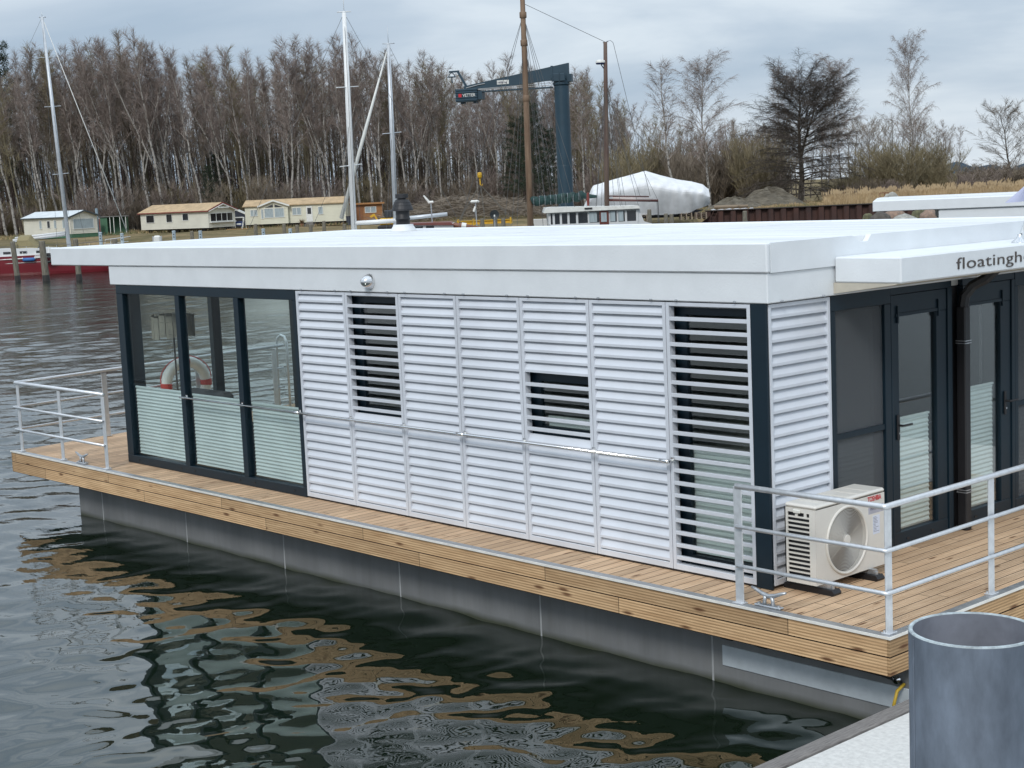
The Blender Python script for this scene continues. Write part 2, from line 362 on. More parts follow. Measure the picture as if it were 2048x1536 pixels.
# life ring
lr=empty('life_ring',(LX(2.35)+.08,2.35,.05),'white life ring with red bands hung on the far railing','life ring')
mb=MB(); pts=[]; rr=.34
cz=.60
for i in range(33):
    a=2*PI*i/32; pts.append((LX(2.35)+.1,2.32+rr*math.cos(a),cz+rr*math.sin(a)))
mb.tube(pts,.08,12,cap=False); mb.build('ring',mat('ring_white',(.78,.78,.75),.5),lr,smooth=True)
m_redb=mat('band_red',(.50,.05,.04),.6)
for a0 in (0,PI/2,PI,1.5*PI):
    mb=MB(); mb.tube([(LX(2.35)+.1,2.32+rr*math.cos(a0+t),cz+rr*math.sin(a0+t)) for t in (-.13,-.06,0,.06,.13)],.086,12); mb.build('band',m_redb,lr,smooth=True)
mb=MB(); mb.tube([(LX(2.35)+.1+.03*math.sin(4*a),2.32+(rr+.075+.03*abs(math.sin(2*a)))*math.cos(a),cz+(rr+.075+.03*abs(math.sin(2*a)))*math.sin(a)) for a in [2*PI*i/40 for i in range(41)]],.008,5,cap=False)
mb.build('rope',m_redb,lr)
# cleats
def cleat():
    c=empty('mooring_cleat',(0,0,0),'galvanised horn cleat bolted to the deck edge beside the corner railing','cleat','horn cleats')
    m_=MB(); m_.box(-.125,.125,-.028,.028,.0,.016,bev=.006); m_.lathe([(0,.026),(.013,.026),(.013,.014)],(-.095,0,0),10); m_.lathe([(0,.026),(.013,.026),(.013,.014)],(.095,0,0),10); m_.build('base_plate',m_galv,c)
    for s in (-1,1):
        m_=MB(); m_.tube([(s*.045,0,.012),(s*.038,0,.05),(s*.03,0,.085)],[.019,.014,.018],10); m_.build('leg',m_galv,c,smooth=True)
    m_=MB(); m_.tube([(-.165,0,.135),(-.12,0,.122),(-.06,0,.098),(0,0,.086),(.06,0,.098),(.12,0,.122),(.165,0,.135)],[.010,.014,.017,.018,.017,.014,.010],10); m_.build('horn',m_galv,c,smooth=True)
    return c
c1=cleat(); c1.location=(.29,-.41,.006)
dup(c1,(-10.90,-.44,.006),0,label='galvanised horn cleat on the deck edge at the far end of the walkway')
# wall band, fascia, roof --------------------------------------------------------------------------
def chamfer_box(m_,x0,x1,y0,y1,z0,z1,b): m_.box(x0,x1,y0,y1,z0,z1,bev=b)
mb=MB(); mb.box(-10.62,.028,-.008,YB+.05,2.302,2.545,bev=.008); band=mb.build('wall_band',m_white,hb)
mb=MB()
# fascia ring, with the drain notch in the end
x0,x1,y0,y1,z0,z1=-12.19,.045,-.03,5.02,2.543,2.78
t=.05
mb.box(x0,x1,y0,y0+t,z0,z1,bev=.012)
mb.box(x0,x0+t,y0+t+.002,y1,z0,z1,bev=.012); mb.box(x0,x1,y1+.002,y1+t,z0,z1,bev=.012)
prof=[(y0+t+.002,z0),(y1,z0),(y1,z1-.002),(1.365,z1-.002),(1.31,2.722),(1.205,2.722),(1.10,z1-.002),(y0+t+.002,z1-.002)]
mb.prism(prof,'x',x1-t,x1-.001)
fas=mb.build('fascia',m_white,hb)
mb=MB(); mb.box(x0+t+.002,x1-t-.003,y0+t+.003,y1-.002,2.58,2.768)
mb.T=None
# membrane laps
for yy in (1.25,2.5,3.75): mb.box(x0+.06,x1-.07,yy,yy+.09,2.767,2.7705)
for xx in (-9.2,-6.2,-3.1): mb.box(xx,xx+.09,y0+.06,y1-.01,2.767,2.7715)
mb.build('roof',m_roof,hb)
mb=MB(); mb.box(.046,.675,.845,6.2,2.408,2.618,bev=.012); can=mb.build('canopy',m_white,hb)
mb=MB(); mb.prism([(.046,2.407),(.64,2.407),(.62,2.398),(.03,2.318),(.0285,2.33),(.03,2.407)],'y',.85,6.2); mb.build('soffit',mat('soffit_beige',(.50,.46,.38),.7,var=.1,stretch=(1,.3,1)),can)
text('lettering','floatinghouses',m_letter,hb,(.677,1.635,2.468),(R(90),0,R(90)),.138,ext=.004,sx=2.12,space=1.04,offset=-.001)
# screws along the band
mb=MB()
for i in range(8):
    xa=-6.455+.9*i
    for dx in (.14,.76):
        if xa+dx<-.1: mb=MB(); mb.tube([(xa+dx,-.008,2.312),(xa+dx,-.03,2.312)],.008,8); mb.build('screw',m_galv,hb)
for y in (.16,.70): mb=MB(); mb.tube([(.028,y,2.312),(.05,y,2.312)],.008,8); mb.build('screw',m_galv,hb)
# downlight on the band
sp=MB(); sp.lathe([(.0,-.115),(.03,-.108),(.055,-.08),(.070,-.04),(.080,-.012),(.082,.0)],(-5.08,-.006,2.415),24,axis='y')
sp.build('deck_light',m_steel,hb,smooth=True)
# chimney cowl
ch=empty('flue_chimney',(-10.0,4.35,2.77),'black ribbed flue chimney on a white base at the back of the roof','chimney')
mb=MB(); mb.lathe([(.20,2.77),(.15,2.84),(.145,2.865),(.0,2.866)],(-10.0,4.35,0),24); mb.build('base',m_roof,ch,smooth=False)
mb=MB(); mb.lathe([(.10,2.86),(.10,2.94),(.107,2.932),(.107,2.955),(.10,2.96),(.10,3.07)],(-10.0,4.35,0),24); mb.build('pipe',m_black,ch,smooth=True)
mb=MB(); mb.lathe([(.02,3.05),(.158,3.06),(.155,3.085),(.135,3.13),(.137,3.135),(.118,3.175),(.12,3.18),(.09,3.22),(.06,3.222),(.06,3.24),(.094,3.242),(.094,3.30),(.03,3.302),(0,3.302)],(-10.0,4.35,0),24); mb.build('cowl',m_black,ch,smooth=False)
# interior shell -----------------------------------------------------------------------------------
mb=MB(); mb.box(-10.40,-.10,.12,YB-.06,.001,.03); mb.build('floor',mat('interior_floor',(.25,.21,.17),.5),hb)
mb=MB(); mb.box(-6.40,-6.30,.12,YB-.07,.03,2.30); mb.box(-6.29,-.12,1.55,1.60,.03,2.30); mb.build('inner_wall',m_int,hb)
mb=MB(); mb.box(-1.6,-1.52,1.61,YB-.07,.031,2.3,0); mb.box(-6.29,-.12,3.3,3.35,.031,2.3,0); mb.build('inner_partition',m_intd,hb)
mb=MB(); mb.box(-10.40,-.05,.1,YB-.01,2.245,2.30); mb.build('inner_ceiling',mat('ceiling_white',(.6,.6,.58),.8),hb)
mb=MB(); mb.box(-6.44,-.02,YB-.05,YB,0.0,2.30); mb.build('back_wall',m_white,hb)
# end-facade inner lining with window holes left open behind glass (dark room)
# living-room glazing (front) ----------------------------------------------------------------------
wf=MB()
wf.box(XL,-6.462,0,.10,2.19,2.30,bev=.004); wf.box(XL,-6.462,.0,.10,.004,.105,bev=.004)
wf.box(XL,-10.335,.002,.10,.106,2.189,bev=.004); wf.box(-6.53,-6.463,.002,.10,.106,2.189,bev=.004)
for x in (-8.985,-7.67): wf.box(x-.055,x+.045,.001,.10,.106,2.189,bev=.004)
fw_=wf.build('window_frame',m_anth,hb)
mb=MB()
for x in (-10.2,-9.15,-8.83,-7.82,-7.5,-6.7): mb.lathe([(0,-.004),(.014,-.004),(.014,.002)],(x,0,.055),10,axis='y')
mb.build('drain_caps',m_black,fw_)
panes=[(-10.335,-9.04),(-8.94,-7.725),(-7.625,-6.53)]
for a,b in panes:
    mb=MB(); mb.box(a,b,.04,.046,.105,2.19); mb.build('glass_pane',m_glass,hb)
def pleat(x0,x1,z0,z1,y,axis='x',pitch=.042,dep=.011):
    m_=MB(); n=int(round((z1-z0)/pitch)); vs=[];fs=[]
    for i in range(2*n+1):
        z=z0+(z1-z0)*i/(2*n); o=y+(dep if i%2 else 0)
        vs+= [(x0,o,z),(x1,o,z)] if axis=='x' else [(o,x0,z),(o,x1,z)]
    for i in range(2*n): fs.append((2*i,2*i+1,2*i+3,2*i+2))
    m_.add(vs,fs)
    if axis=='x': m_.box(x0,x1,y-.002,y+.02,z1,z1+.02)
    else: m_.box(y-.002,y+.02,x0,x1,z1,z1+.02)
    return m_
for (a,b),zt in zip(panes,(.985,.975,.965)): pleat(a+.06,b-.015,.13,zt,.065).build('pleated_blind',m_blind,hb)
# far end wall of living room (seen through the front glass)
mb=MB()
mb.box(XL,XL+.10,.102,YB,2.19,2.30); mb.box(XL,XL+.10,.102,YB,.004,.10)
for a,b in ((.102,.28),(1.33,1.46),(2.63,2.78),(3.7,3.8),(YB-.12,YB)): mb.box(XL+.001,XL+.10,a,b,.101,2.189,bev=.004)
mb.build('end_frame',m_anth,hb)
for a,b in ((.28,1.33),(1.46,2.63),(2.78,3.7)):
    mb=MB(); mb.box(XL+.045,XL+.051,a,b,.10,2.19); mb.build('end_pane',glass('end_glass',(.96,.985,.975),.3) if 'eg' not in MATS else MATS['eg'],hb)
mb=MB(); mb.box(XL+.1,-6.44,YB-.05,YB,0.0,.10); mb.box(XL+.1,-6.44,YB-.05,YB,2.19,2.3)
for x in (-10.39,-9.0,-7.7,-6.5): mb.box(x,x+.1,YB-.05,YB,.101,2.189)
mb.build('rear_frame',m_anth,hb)
mb=MB(); mb.box(XL+.1,-6.44,YB-.03,YB-.024,.1,2.19); mb.build('rear_pane',m_glass,hb)
# louvre panels ------------------------------------------------------------------------------------
def louvers(m_,x0,x1,za,zb,n,axis='x',s=1):
    "sloping blades: face leans out to a vertical lip; dark slot under each"
    p=(zb-za)/n
    for i in range(n):
        z=za+p*i
        prof=[(.040,z+p*1.03),(.039,z+p*.98),(.008,z+p*.34),(.008,z+p*.10),(.014,z+p*.10),(.016,z+p*.31),(.048,z+p*1.03)]
        if axis=='x': m_.prism(prof,'x',x0,x1)
        else: m_.prism([(-a,b) for a,b in prof],'y',x0,x1)
def panel(i,opening=None,bars=0):
    xa=-6.455+.9*i+.004; xb=xa+.892
    fr=MB(); w=.034
    z0,z1=.022,2.292
    fr.box(xa,xa+w,0,.07,z0,z1,bev=.002); fr.box(xb-w,xb,0,.07,z0,z1,bev=.002)
    fr.box(xa+w,xb-w,.001,.07,z0,z0+.05,bev=.002); fr.box(xa+w,xb-w,.001,.07,z1-.03,z1,bev=.002)
    o=fr.build('louvre_frame',m_louv,hb)
    a,b=xa+w,xb-w
    lo,hi=z0+.05,z1-.03
    m_=MB()
    if opening is None: louvers(m_,a,b,lo,hi,23)
    else:
        za,zb=opening
        if za-lo>.15: louvers(m_,a,b,lo,za,int(round((za-lo)/.0953)))
        if hi-zb>.15: louvers(m_,a,b,zb,hi,int(round((hi-zb)/.0953)))
        for k in range(bars):
            z=zb-(zb-za)*(k+1)/(bars+.5)
            m_.box(a,b,.004,.036,z-.016,z+.016,bev=.002)
    m_.build('slats',m_louv,o)
    # window behind
    if opening:
        g=MB(); za2,zb2=za-.02,min(zb+.02,2.29)
        g.box(a-.03,b+.03,.11,.16,zb2-.10,zb2); g.box(a-.03,b+.03,.11,.16,za2,za2+.09); g.box(a-.03,a+.09,.112,.16,za2+.09,zb2-.10); g.box(b-.06,b+.03,.112,.16,za2+.09,zb2-.1)
        g.build('window_frame',m_anth,hb)
        g=MB(); g.box(a+.09,b-.06,.13,.136,za2+.09,zb2-.10); g.build('glass_pane',m_glassd,hb)
for i in range(7):
    if i==1: panel(i,(1.022,2.262),11)
    elif i==4: panel(i,(1.03,1.60),5)
    elif i==6: panel(i,(.072,2.262),20)
    else: panel(i)
pleat(-.97,-.24,.15,1.02,.17,pitch=.045).build('pleated_blind',m_blind2,hb)
pleat(-2.7,-2.05,1.05,1.17,.17,pitch=.045).build('pleated_blind',m_blind2,hb)
# wall behind louvres, with openings at the three windows
mb=MB()
def wallx(x0,x1,z0,z1): mb.box(x0,x1,.075,.109,z0,z1)
wallx(-6.46,-5.54,0,2.3); wallx(-5.535,-4.67,0,1.0); wallx(-4.665,-2.84,0,2.3); wallx(-2.835,-1.97,0,1.01); wallx(-2.835,-1.97,1.62,2.3); wallx(-1.965,-1.07,0,2.3)
mb.build('front_wall',m_anth,hb)
# corner column + plinth shadow gap
mb=MB(); mb.box(-.158,0,0,.028,.004,2.30,bev=.004); mb.box(-.158,-.09,.03,.14,.004,2.30); mb.build('corner_column',m_anth,hb)
mb=MB(); mb.box(-6.46,-.16,.02,.10,.001,.02); mb.build('plinth',m_black,hb)
# end facade ---------------------------------------------------------------------------------------
fr=MB(); ya,yb=.036,.838; w=.034
fr.box(-.07,0,ya,ya+w,.03,2.292,bev=.002); fr.box(-.07,0,yb-w,yb,.03,2.292,bev=.002); fr.box(-.07,-.001,ya+w,yb-w,.03,.08,bev=.002); fr.box(-.07,-.001,ya+w,yb-w,2.262,2.292,bev=.002)
o=fr.build('louvre_frame',m_louv,hb)
m_=MB(); louvers(m_,ya+w,yb-w,.08,2.262,23,axis='y'); m_.build('slats',m_louv,o)
mb=MB(); mb.box(-.12,-.075,.03,.85,0,2.3); mb.build('end_wall',m_anth,hb)
# fixed window with fly screen
def frame_y(m_,y0,y1,z0,z1,wl,wr,wb,wt,x0=-.10,x1=0.0):
    m_.box(x0,x1,y0,y1,z1-wt,z1,bev=.004); m_.box(x0,x1,y0,y1,z0,z0+wb,bev=.004)
    m_.box(x0,x1-.002,y0,y0+wl,z0+wb,z1-wt,bev=.004); m_.box(x0,x1-.002,y1-wr,y1,z0+wb,z1-wt,bev=.004)
mb=MB(); frame_y(mb,.85,1.70,.005,2.298,.06,.09,.12,.13)
mb.box(-.07,-.012,.91,1.61,1.09,1.135)
mb.build('window_frame',m_anth,hb)
mb=MB(); mb.box(-.06,-.054,.91,1.61,.125,2.168); mb.build('glass_pane',m_glassd,hb)
mb=MB(); mb.box(-.035,-.033,.91,1.61,.125,2.168); mb.build('fly_screen',m_screen,hb)
pleat(.93,1.56,.15,1.10,-.11,axis='y',pitch=.042).build('pleated_blind',m_blind2,hb)
def door(y0,y1,gy0,gy1,hy,hz):
    d=MB(); frame_y(d,y0,y1,.02,2.235,gy0-y0,y1-gy1,.125,.19,x0=-.085,x1=-.012)
    d.box(-.012,-.002,gy0-.05,gy1+.03,2.045,2.07); d.box(-.014,.004,gy0-.035,gy0-.015,1.99,2.14); d.box(-.014,.004,gy1+.01,gy1+.035,2.0,2.15)
    o=d.build('door',m_anth,hb)
    d=MB(); d.box(-.05,-.044,gy0,gy1,.145,2.045); d.build('glass_pane',m_glassd,o)
    d=MB(); d.box(-.011,.004,hy-.018,hy+.018,hz-.13,hz+.09,bev=.004); d.tube([(.0,hy,hz),(.045,hy,hz),(.05,hy+.02,hz),(.05,hy+.13,hz)],.010,8)
    d.build('handle',m_black,o)
    d=MB(); d.lathe([(0,.012),(.010,.012),(.010,0)],(0,hy,hz-.07),10,axis='x'); d.build('lock',m_steel,o)
    pleat(gy0+.005,gy1-.06,.15,1.13 if gy0<2.5 else 1.27,-.075,axis='y',pitch=.042).build('pleated_blind',m_blind2,o)
    d=MB(); 
    for yy in (gy0+.10,gy1-.1): d.box(-.013,-.008,yy-.02,yy+.02,.065,.085)
    d.build('drain_caps',m_black,o)
mb=MB(); mb.box(-.11,-.004,1.703,2.655,2.238,2.298,bev=.003); mb.box(-.10,0,1.703,1.738,.005,2.236,bev=.003); mb.box(-.10,0,2.585,2.655,.005,2.236,bev=.003); mb.box(-.10,.004,1.703,2.655,0,.018)
mb.box(-.11,-.004,2.835,3.735,2.238,2.298,bev=.003); mb.box(-.10,0,2.835,2.865,.005,2.236,bev=.003); mb.box(-.10,0,3.68,3.735,.005,2.236,bev=.003)
mb.build('door_surround',m_anth,hb)
door(1.742,2.58,1.832,2.42,1.795,1.10)
door(2.87,3.675,2.94,3.50,3.56,1.10)
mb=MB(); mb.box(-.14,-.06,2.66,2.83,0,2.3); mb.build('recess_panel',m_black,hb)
mb=MB(); frame_y(mb,3.74,YB,.005,2.298,.06,.09,.12,.13); mb.box(-.07,-.012,3.80,4.7,1.02,1.06); mb.build('window_frame',m_anth,hb)
mb=MB(); mb.box(-.06,-.054,3.80,4.76,.125,2.168); mb.build('glass_pane',m_glassd,hb)
mb=MB(); mb.box(-.035,-.033,3.80,4.76,.125,2.168); mb.build('fly_screen',m_screen,hb)
pleat(3.82,4.7,.15,1.0,-.11,axis='y',pitch=.042).build('pleated_blind',m_blind2,hb)
# downpipe
mb=MB(); mb.box(-.02,.075,2.745,2.835,.0,2.06,bev=.01)
pth=[(.03,2.79,2.05),(.04,2.80,2.15),(.10,2.83,2.24),(.20,2.88,2.30),(.30,2.92,2.40)]
mb.tube(pth,.05,8)
dp=mb.build('downpipe',m_black,hb)
mb=MB()
for z in (.35,1.72): mb.box(-.024,.079,2.741,2.839,z,z+.008); mb.box(-.024,.079,2.741,2.839,z+.022,z+.03)
mb.build('pipe_clip',m_galv,dp)
# stainless bar across the long side
mb=MB(); mb.tube([(-8.93,-.085,.965),(-1.0,-.085,.965)],.0125,10)
for x in (-6.45,-3.68,-1.04): mb.tube([(x-.05,-.085,.965),(x+.05,-.085,.965)],.018,10)
bar=mb.build('hand_bar',m_steel,hb,smooth=True)
mb=MB()
for x in (-8.9,-7.66,-6.49,-5.555,-4.655,-3.70,-2.855,-1.955,-1.02): mb.tube([(x,-.085,.965),(x,.0,.965)],.008,8); mb.box(x-.018,x+.018,-.006,-.0005,.945,.985)
mb.build('bracket',m_steel,bar)
# roof pole base + flag ----------------------------------------------------------------------------
fl=empty('flag',(.50,2.95,2.62),'pale white and lilac flag on a slanted steel pole fixed to the canopy','flag')
mb=MB(); mb.lathe([(.075,2.619),(.07,2.63),(.03,2.66),(.022,2.69)],(.5,2.95,0),16); mb.build('pole_base',m_steel,fl,smooth=True)
mb=MB(); mb.tube([(.5,2.95,2.66),(.52,3.9,4.0)],.016,10); mb.build('pole',m_steel,fl,smooth=True)
mb=MB(); vs=[];fs=[]; nu,nv=14,10
A=Vector((.50,2.70,2.975)); B=Vector((.51,3.30,3.25)); C_=Vector((.52,3.85,3.9)); D_=Vector((.52,3.45,2.98))
for i in range(nu+1):
    for j in range(nv+1):
        u_,v_=i/nu,j/nv; p=A.lerp(B,v_).lerp(D_.lerp(C_,v_),u_); p.x+=.05*math.sin(u_*9+v_*2)*(.3+u_); vs.append(p)
for i in range(nu):
    for j in range(nv): a=i*(nv+1)+j; fs.append((a,a+1,a+nv+2,a+nv+1)); 
mb.add(vs,fs)
for k in range(len(mb.mi)): mb.mi[k]=1 if (k%nv)<4 else 0
mb.build('cloth',[cloth('flag_white',(.72,.75,.85),.5),cloth('flag_lilac',(.66,.67,.86),.5)],fl,smooth=True)
# AIR CONDITIONER ----------------------------------------------------------------------------------
ac=empty('air_conditioner',(.23,.53,0),'cream outdoor air conditioner unit on black feet beside the louvred corner','air conditioner')
ax0,ax1,ay0,ay1,az0,az1=.085,.385,.07,1.00,.085,.724
cab=MB()
# cabinet panels (front has a round grille opening built as a ring)
cab.box(ax0,ax1+.004,ay0-.004,ay1+.004,az1-.035,az1,bev=.014)
cab.box(ax0,ax0+.01,ay0,ay1,az0,az1-.036); cab.box(ax0+.011,ax1-.012,ay1-.01,ay1,az0,az1-.036)
cab.box(ax0+.011,ax1-.001,ay0+.002,ay1-.011,az0,az0+.02,bev=.004)
fy,fz,fr_=.475,.385,.262
# front panel with hole : radial strip between circle and rectangle
n=64; y_a,y_b=ay0,ay1; z_a,z_b=az0,az1-.036; vs=[];fs=[]
rect=[]
for i in range(n):
    a=2*PI*i/n; c_,s_=math.cos(a),math.sin(a)
    ty=((y_b-fy) if c_>0 else (y_a-fy))/c_ if abs(c_)>1e-6 else 1e9
    tz=((z_b-fz) if s_>0 else (z_a-fz))/s_ if abs(s_)>1e-6 else 1e9
    t=min(ty,tz); rect.append((fy+c_*t,fz+s_*t))
for i in range(n):
    a=2*PI*i/n; yy=fy+fr_*math.cos(a); zz=fz+fr_*math.sin(a)
    yy=min(yy,.745)
    vs+= [(ax1,rect[i][0],rect[i][1]),(ax1,yy,zz),(ax1-.03,yy,zz)]
for i in range(n):
    j=(i+1)%n; fs+= [(3*i,3*j,3*j+1,3*i+1),(3*i+1,3*j+1,3*j+2,3*i+2)]
cab.add(vs,fs)
cab.add([(ax1-.0005,y_b,z_b),(ax1-.0005,y_b-.12,z_b),(ax1-.0005,y_b,z_b-.2),(ax1-.0005,y_b-.12,z_b-.03)],[(0,1,3,2)])
for (cy_,cz_) in ((y_a,z_a),(y_a,z_b),(y_b,z_a)):
    sy=1 if cy_==y_a else -1; sz=1 if cz_==z_a else -1
    cab.add([(ax1-.0005,cy_,cz_),(ax1-.0005,cy_+sy*.12,cz_),(ax1-.0005,cy_+sy*.10,cz_+sz*.08),(ax1-.0005,cy_,cz_+sz*.12)],[(0,1,2,3)])
# left side : louvre window columns
y=ay0
cab.box(ax0,ax0+.03,y,y+.01,az0,az1-.036); cab.box(ax1-.06,ax1-.001,y,y+.01,az0,az1-.036); cab.box(ax0+.03,ax1-.06,y,y+.01,az0,az0+.055); cab.box(ax0+.03,ax1-.06,y,y+.01,az1-.07,az1-.036)
nb=14
for i in range(1,nb): z=az0+.055+(az1-.07-az0-.055)*i/nb; cab.box(ax0+.03,ax1-.06,y-.004,y+.012,z-.006,z+.006)
for x in (ax0+.115,ax0+.2): cab.box(x-.012,x+.012,y,y+.01,az1-.115,az1-.07)
for yy in (.2,.35,.5,.65,.8): cab.box(ax0+.03,ax1-.03,yy,yy+.03,az1,az1+.003)
cab.build('cabinet',m_ac,ac)
mb=MB(); mb.box(ax0+.09,ax0+.16,y-.016,y-.004,az1-.075,az1-.045,bev=.006); mb.build('side_handle',mat('ac_light',(.75,.74,.68),.4),ac)
mb=MB(); mb.box(ax0+.012,ax1-.06,ay0+.03,ay1-.02,az0+.03,az1-.05); mb.build('heat_exchanger',m_acdark,ac)
mb=MB()
prof=[]
ring=[]
for i in range(65):
    a=2*PI*i/64; ring.append((ax1+.004,min(fy+(fr_+.006)*math.cos(a),.75),fz+(fr_+.006)*math.sin(a)))
mb.tube(ring,.012,8,cap=False)
rr=.030
while rr<fr_-.006:
    pts=[]
    for i in range(49):
        a=2*PI*i/48; pts.append((ax1+.006,min(fy+rr*math.cos(a),.748),fz+rr*math.sin(a)))
    mb.tube(pts,.0022,4,cap=False); rr+=.0112
for i in range(4):
    a=2*PI*i/4+.5; yy=fy+fr_*math.cos(a); 
    if yy>.75: continue
    mb.tube([(ax1+.002,fy+.03*math.cos(a),fz+.03*math.sin(a)),(ax1+.002,fy+fr_*math.cos(a),fz+fr_*math.sin(a))],.0013,4)
mb.build('fan_grille',m_ac,ac)
mb=MB(); mb.lathe([(0,.012+ax1),(.040,.010+ax1),(.043,ax1),(.043,ax1-.01)],(0,fy,fz),24,axis='x'); mb.build('grille_hub',m_ac,ac,smooth=False)
mb=MB()
for k in range(3):
    a0=k*2*PI/3; vs=[];fs=[]
    for i in range(7):
        a=a0+i*.22
        for r_ in (.05,.235): vs.append((ax1-.02-.05*i/6,fy+r_*math.cos(a),fz+r_*math.sin(a)))
    fs=[(2*i,2*i+1,2*i+3,2*i+2) for i in range(6)]; mb.add(vs,fs)
mb.lathe([(0,ax1-.015),(.06,ax1-.02),(.06,ax1-.06)],(0,fy,fz),20,axis='x')
mb.build('fan_blades',mat('fan_grey',(.055,.055,.055),.5),ac)
text('logo','TOSHIBA',m_red,ac,(ax1+.002,.765,.640),(R(90),0,R(90)),.057,ext=.001,sx=.80,space=1.0,offset=.0008)
mb=MB(); mb.box(ax1,ax1+.0012,.775,.985,.535,.60,0); lab=mb.build('badge',mat('badge_grey',(.42,.42,.48),.5),ac)
text('badge_text','INVERTER',m_ink,ac,(ax1+.0025,.80,.565),(R(90),0,R(90)),.036,ext=.0005,sx=.95)
mb=MB(); mb.box(ax1,ax1+.0012,.835,.93,.36,.515,0)
random.seed(3)
for k in range(11): mb.box(ax1+.0013,ax1+.0018,.84,.84+random.uniform(.03,.08),.50-.012*k,.503-.012*k,1)
mb.build('rating_label',[m_paper,m_ink],ac)
for yy in (.20,.79):
    mb=MB(); mb.prism([(-.0,.0),(.48,.0),(.49,.02),(.47,.045),(.01,.045),(-.01,.02)],'y',yy-.05,yy+.05); mb.build('foot',m_black,ac)
    mb=MB(); mb.box(.10,.44,yy-.02,yy+.02,.046,.086); mb.lathe([(0,.072),(.014,.072),(.014,.046)],(.445,yy,0),8); mb.build('foot_bracket',m_galv,ac)
mb=MB(); mb.tube([(ax0+.1,ay1-.001,.2),(ax0+.1,ay1+.04,.2),(ax0+.02,ay1+.05,.15),(-.0,ay1+.05,.12)],.012,8); mb.build('pipe',m_black,ac)
# INTERIOR THINGS ----------------------------------------------------------------------------------
lp=empty('floor_lamp',(-10.15,.55,.03),'floor lamp with a drum shade of grey wooden slats inside the far glass room','lamp')
lpx,lpy=-10.35+.28,.55
mb=MB(); mb.tube([(lpx,lpy,.03),(lpx,lpy,1.78)],.012,8); mb.lathe([(0,.035),(.14,.035),(.14,.05),(0,.052)],(lpx,lpy,0),20); mb.build('stand',mat('lamp_iron',(.05,.04,.035),.6),lp)
mb=MB(); ns=18
for i in range(ns):
    a=2*PI*i/ns; mb.T=Matrix.Translation((lpx,lpy,0))@Matrix.Rotation(a,4,'Z'); o_=random.uniform(-.02,.02)
    mb.box(.262,.274,-.043,.043,1.60+o_,1.88+o_)
mb.T=None
for z in (1.65,1.81): mb.tube([(lpx+.277*math.cos(2*PI*i/24),lpy+.277*math.sin(2*PI*i/24),z) for i in range(25)],.004,4,cap=False)
mb.build('lamp_shade',mat('slat_wood',(.36,.33,.27),.8,c2=(.17,.16,.14),scale=9,stretch=(1,1,.3)),lp)
so=empty('sofa',(-9.4,1.2,.03),'dark grey sofa with its back to the glass inside the far room','sofa')
ms=mat('sofa_fabric',(.045,.046,.052),.85)
mb=MB(); mb.box(-9.95,-9.0,.55,.75,.35,.93,bev=.05); mb.build('backrest',ms,so)
mb=MB(); mb.box(-9.95,-8.2,.5,1.4,.12,.42,bev=.05); mb.build('seat',ms,so)
# quay ---------------------------------------------------------------------------------------------
mb=MB(); mb.box(1.73,6.5,-12,9,-.95,-.424,bev=.01); qo=tag(mb.build('quay',m_quay),kind='structure')
mb=MB(); mb.box(1.60,1.725,-12,9,-.80,-.405,bev=.012); mb.build('kerb_beam',m_greyw,qo)
mb=MB(); mb.box(1.9,2.25,-2.55,-2.25,-.423,-.419,bev=.001); mb.build('access_plate',m_galv,qo)
# big steel pile -----------------------------------------------------------------------------------
px_,py_=4.47,-4.39; pr=.246; pt=1.50
sp_=empty('steel_pile',(px_,py_,-.42),'large open topped galvanised steel mooring pile beside the quay edge','mooring pile')
mb=MB(); mb.lathe([(pr+.004,-.6),(pr+.004,-.1),(pr,-.09),(pr,pt-.006)],(px_,py_,0),72); mb.build('tube_wall',m_pile,sp_,smooth=True)
mb=MB(); mb.lathe([(pr,pt-.006),(pr-.003,pt),(pr-.014,pt),(pr-.017,pt-.004)],(px_,py_,0),72); mb.build('rim',m_rim,sp_,smooth=False)
mb=MB(); mb.tube([(px_-pr*.55,py_-pr*.835-.001,-.4),(px_-pr*.55,py_-pr*.835-.001,pt-.02)],.0035,6); mb.build('weld_seam',m_pile,sp_)
mb=MB(); mb.lathe([(pr-.017,pt-.004),(pr-.017,-.6),(0,-.6)],(px_,py_,0),72); mb.build('inside_wall',m_pilein,sp_,smooth=True)
# ================================================================ WATER, SKY, LIGHT
import numpy as np
def water_mat():
    m,nt,out=nodes('harbour_water')
    b=N(nt,'ShaderNodeBsdfPrincipled',i={'Base Color':(.006,.011,.006,1),'Roughness':.02,'IOR':1.78,'Specular Tint':(.93,1.0,.95,1)})
    g=N(nt,'ShaderNodeNewGeometry')
    sub=N(nt,'ShaderNodeVectorMath',operation='DISTANCE'); L(nt,g,'Position',sub,0); sub.inputs[1].default_value=(1.0,-5.0,WZ)
    rg=N(nt,'ShaderNodeMapRange',i={'From Min':25.0,'From Max':130.0,'To Min':.015,'To Max':.20}); L(nt,sub,'Value',rg,'Value'); L(nt,rg,'Result',b,'Roughness')
    mp=N(nt,'ShaderNodeMapping'); mp.inputs['Rotation'].default_value=(0,0,-YAW); mp.inputs['Scale'].default_value=(.7,1.7,1)
    L(nt,g,'Position',mp,'Vector'); no=N(nt,'ShaderNodeTexNoise',i={'Scale':6,'Detail':3,'Roughness':.5}); L(nt,mp,'Vector',no,'Vector')
    am=N(nt,'ShaderNodeMapRange',i={'From Min':7.0,'From Max':24.0,'To Min':.0004,'To Max':.010}); L(nt,sub,'Value',am,'Value')
    bp=N(nt,'ShaderNodeBump',i={'Strength':1.0}); L(nt,no,'Fac',bp,'Height'); L(nt,am,'Result',bp,'Distance'); L(nt,bp,'Normal',b,'Normal')
    L(nt,b,'BSDF',out,'Surface'); return m
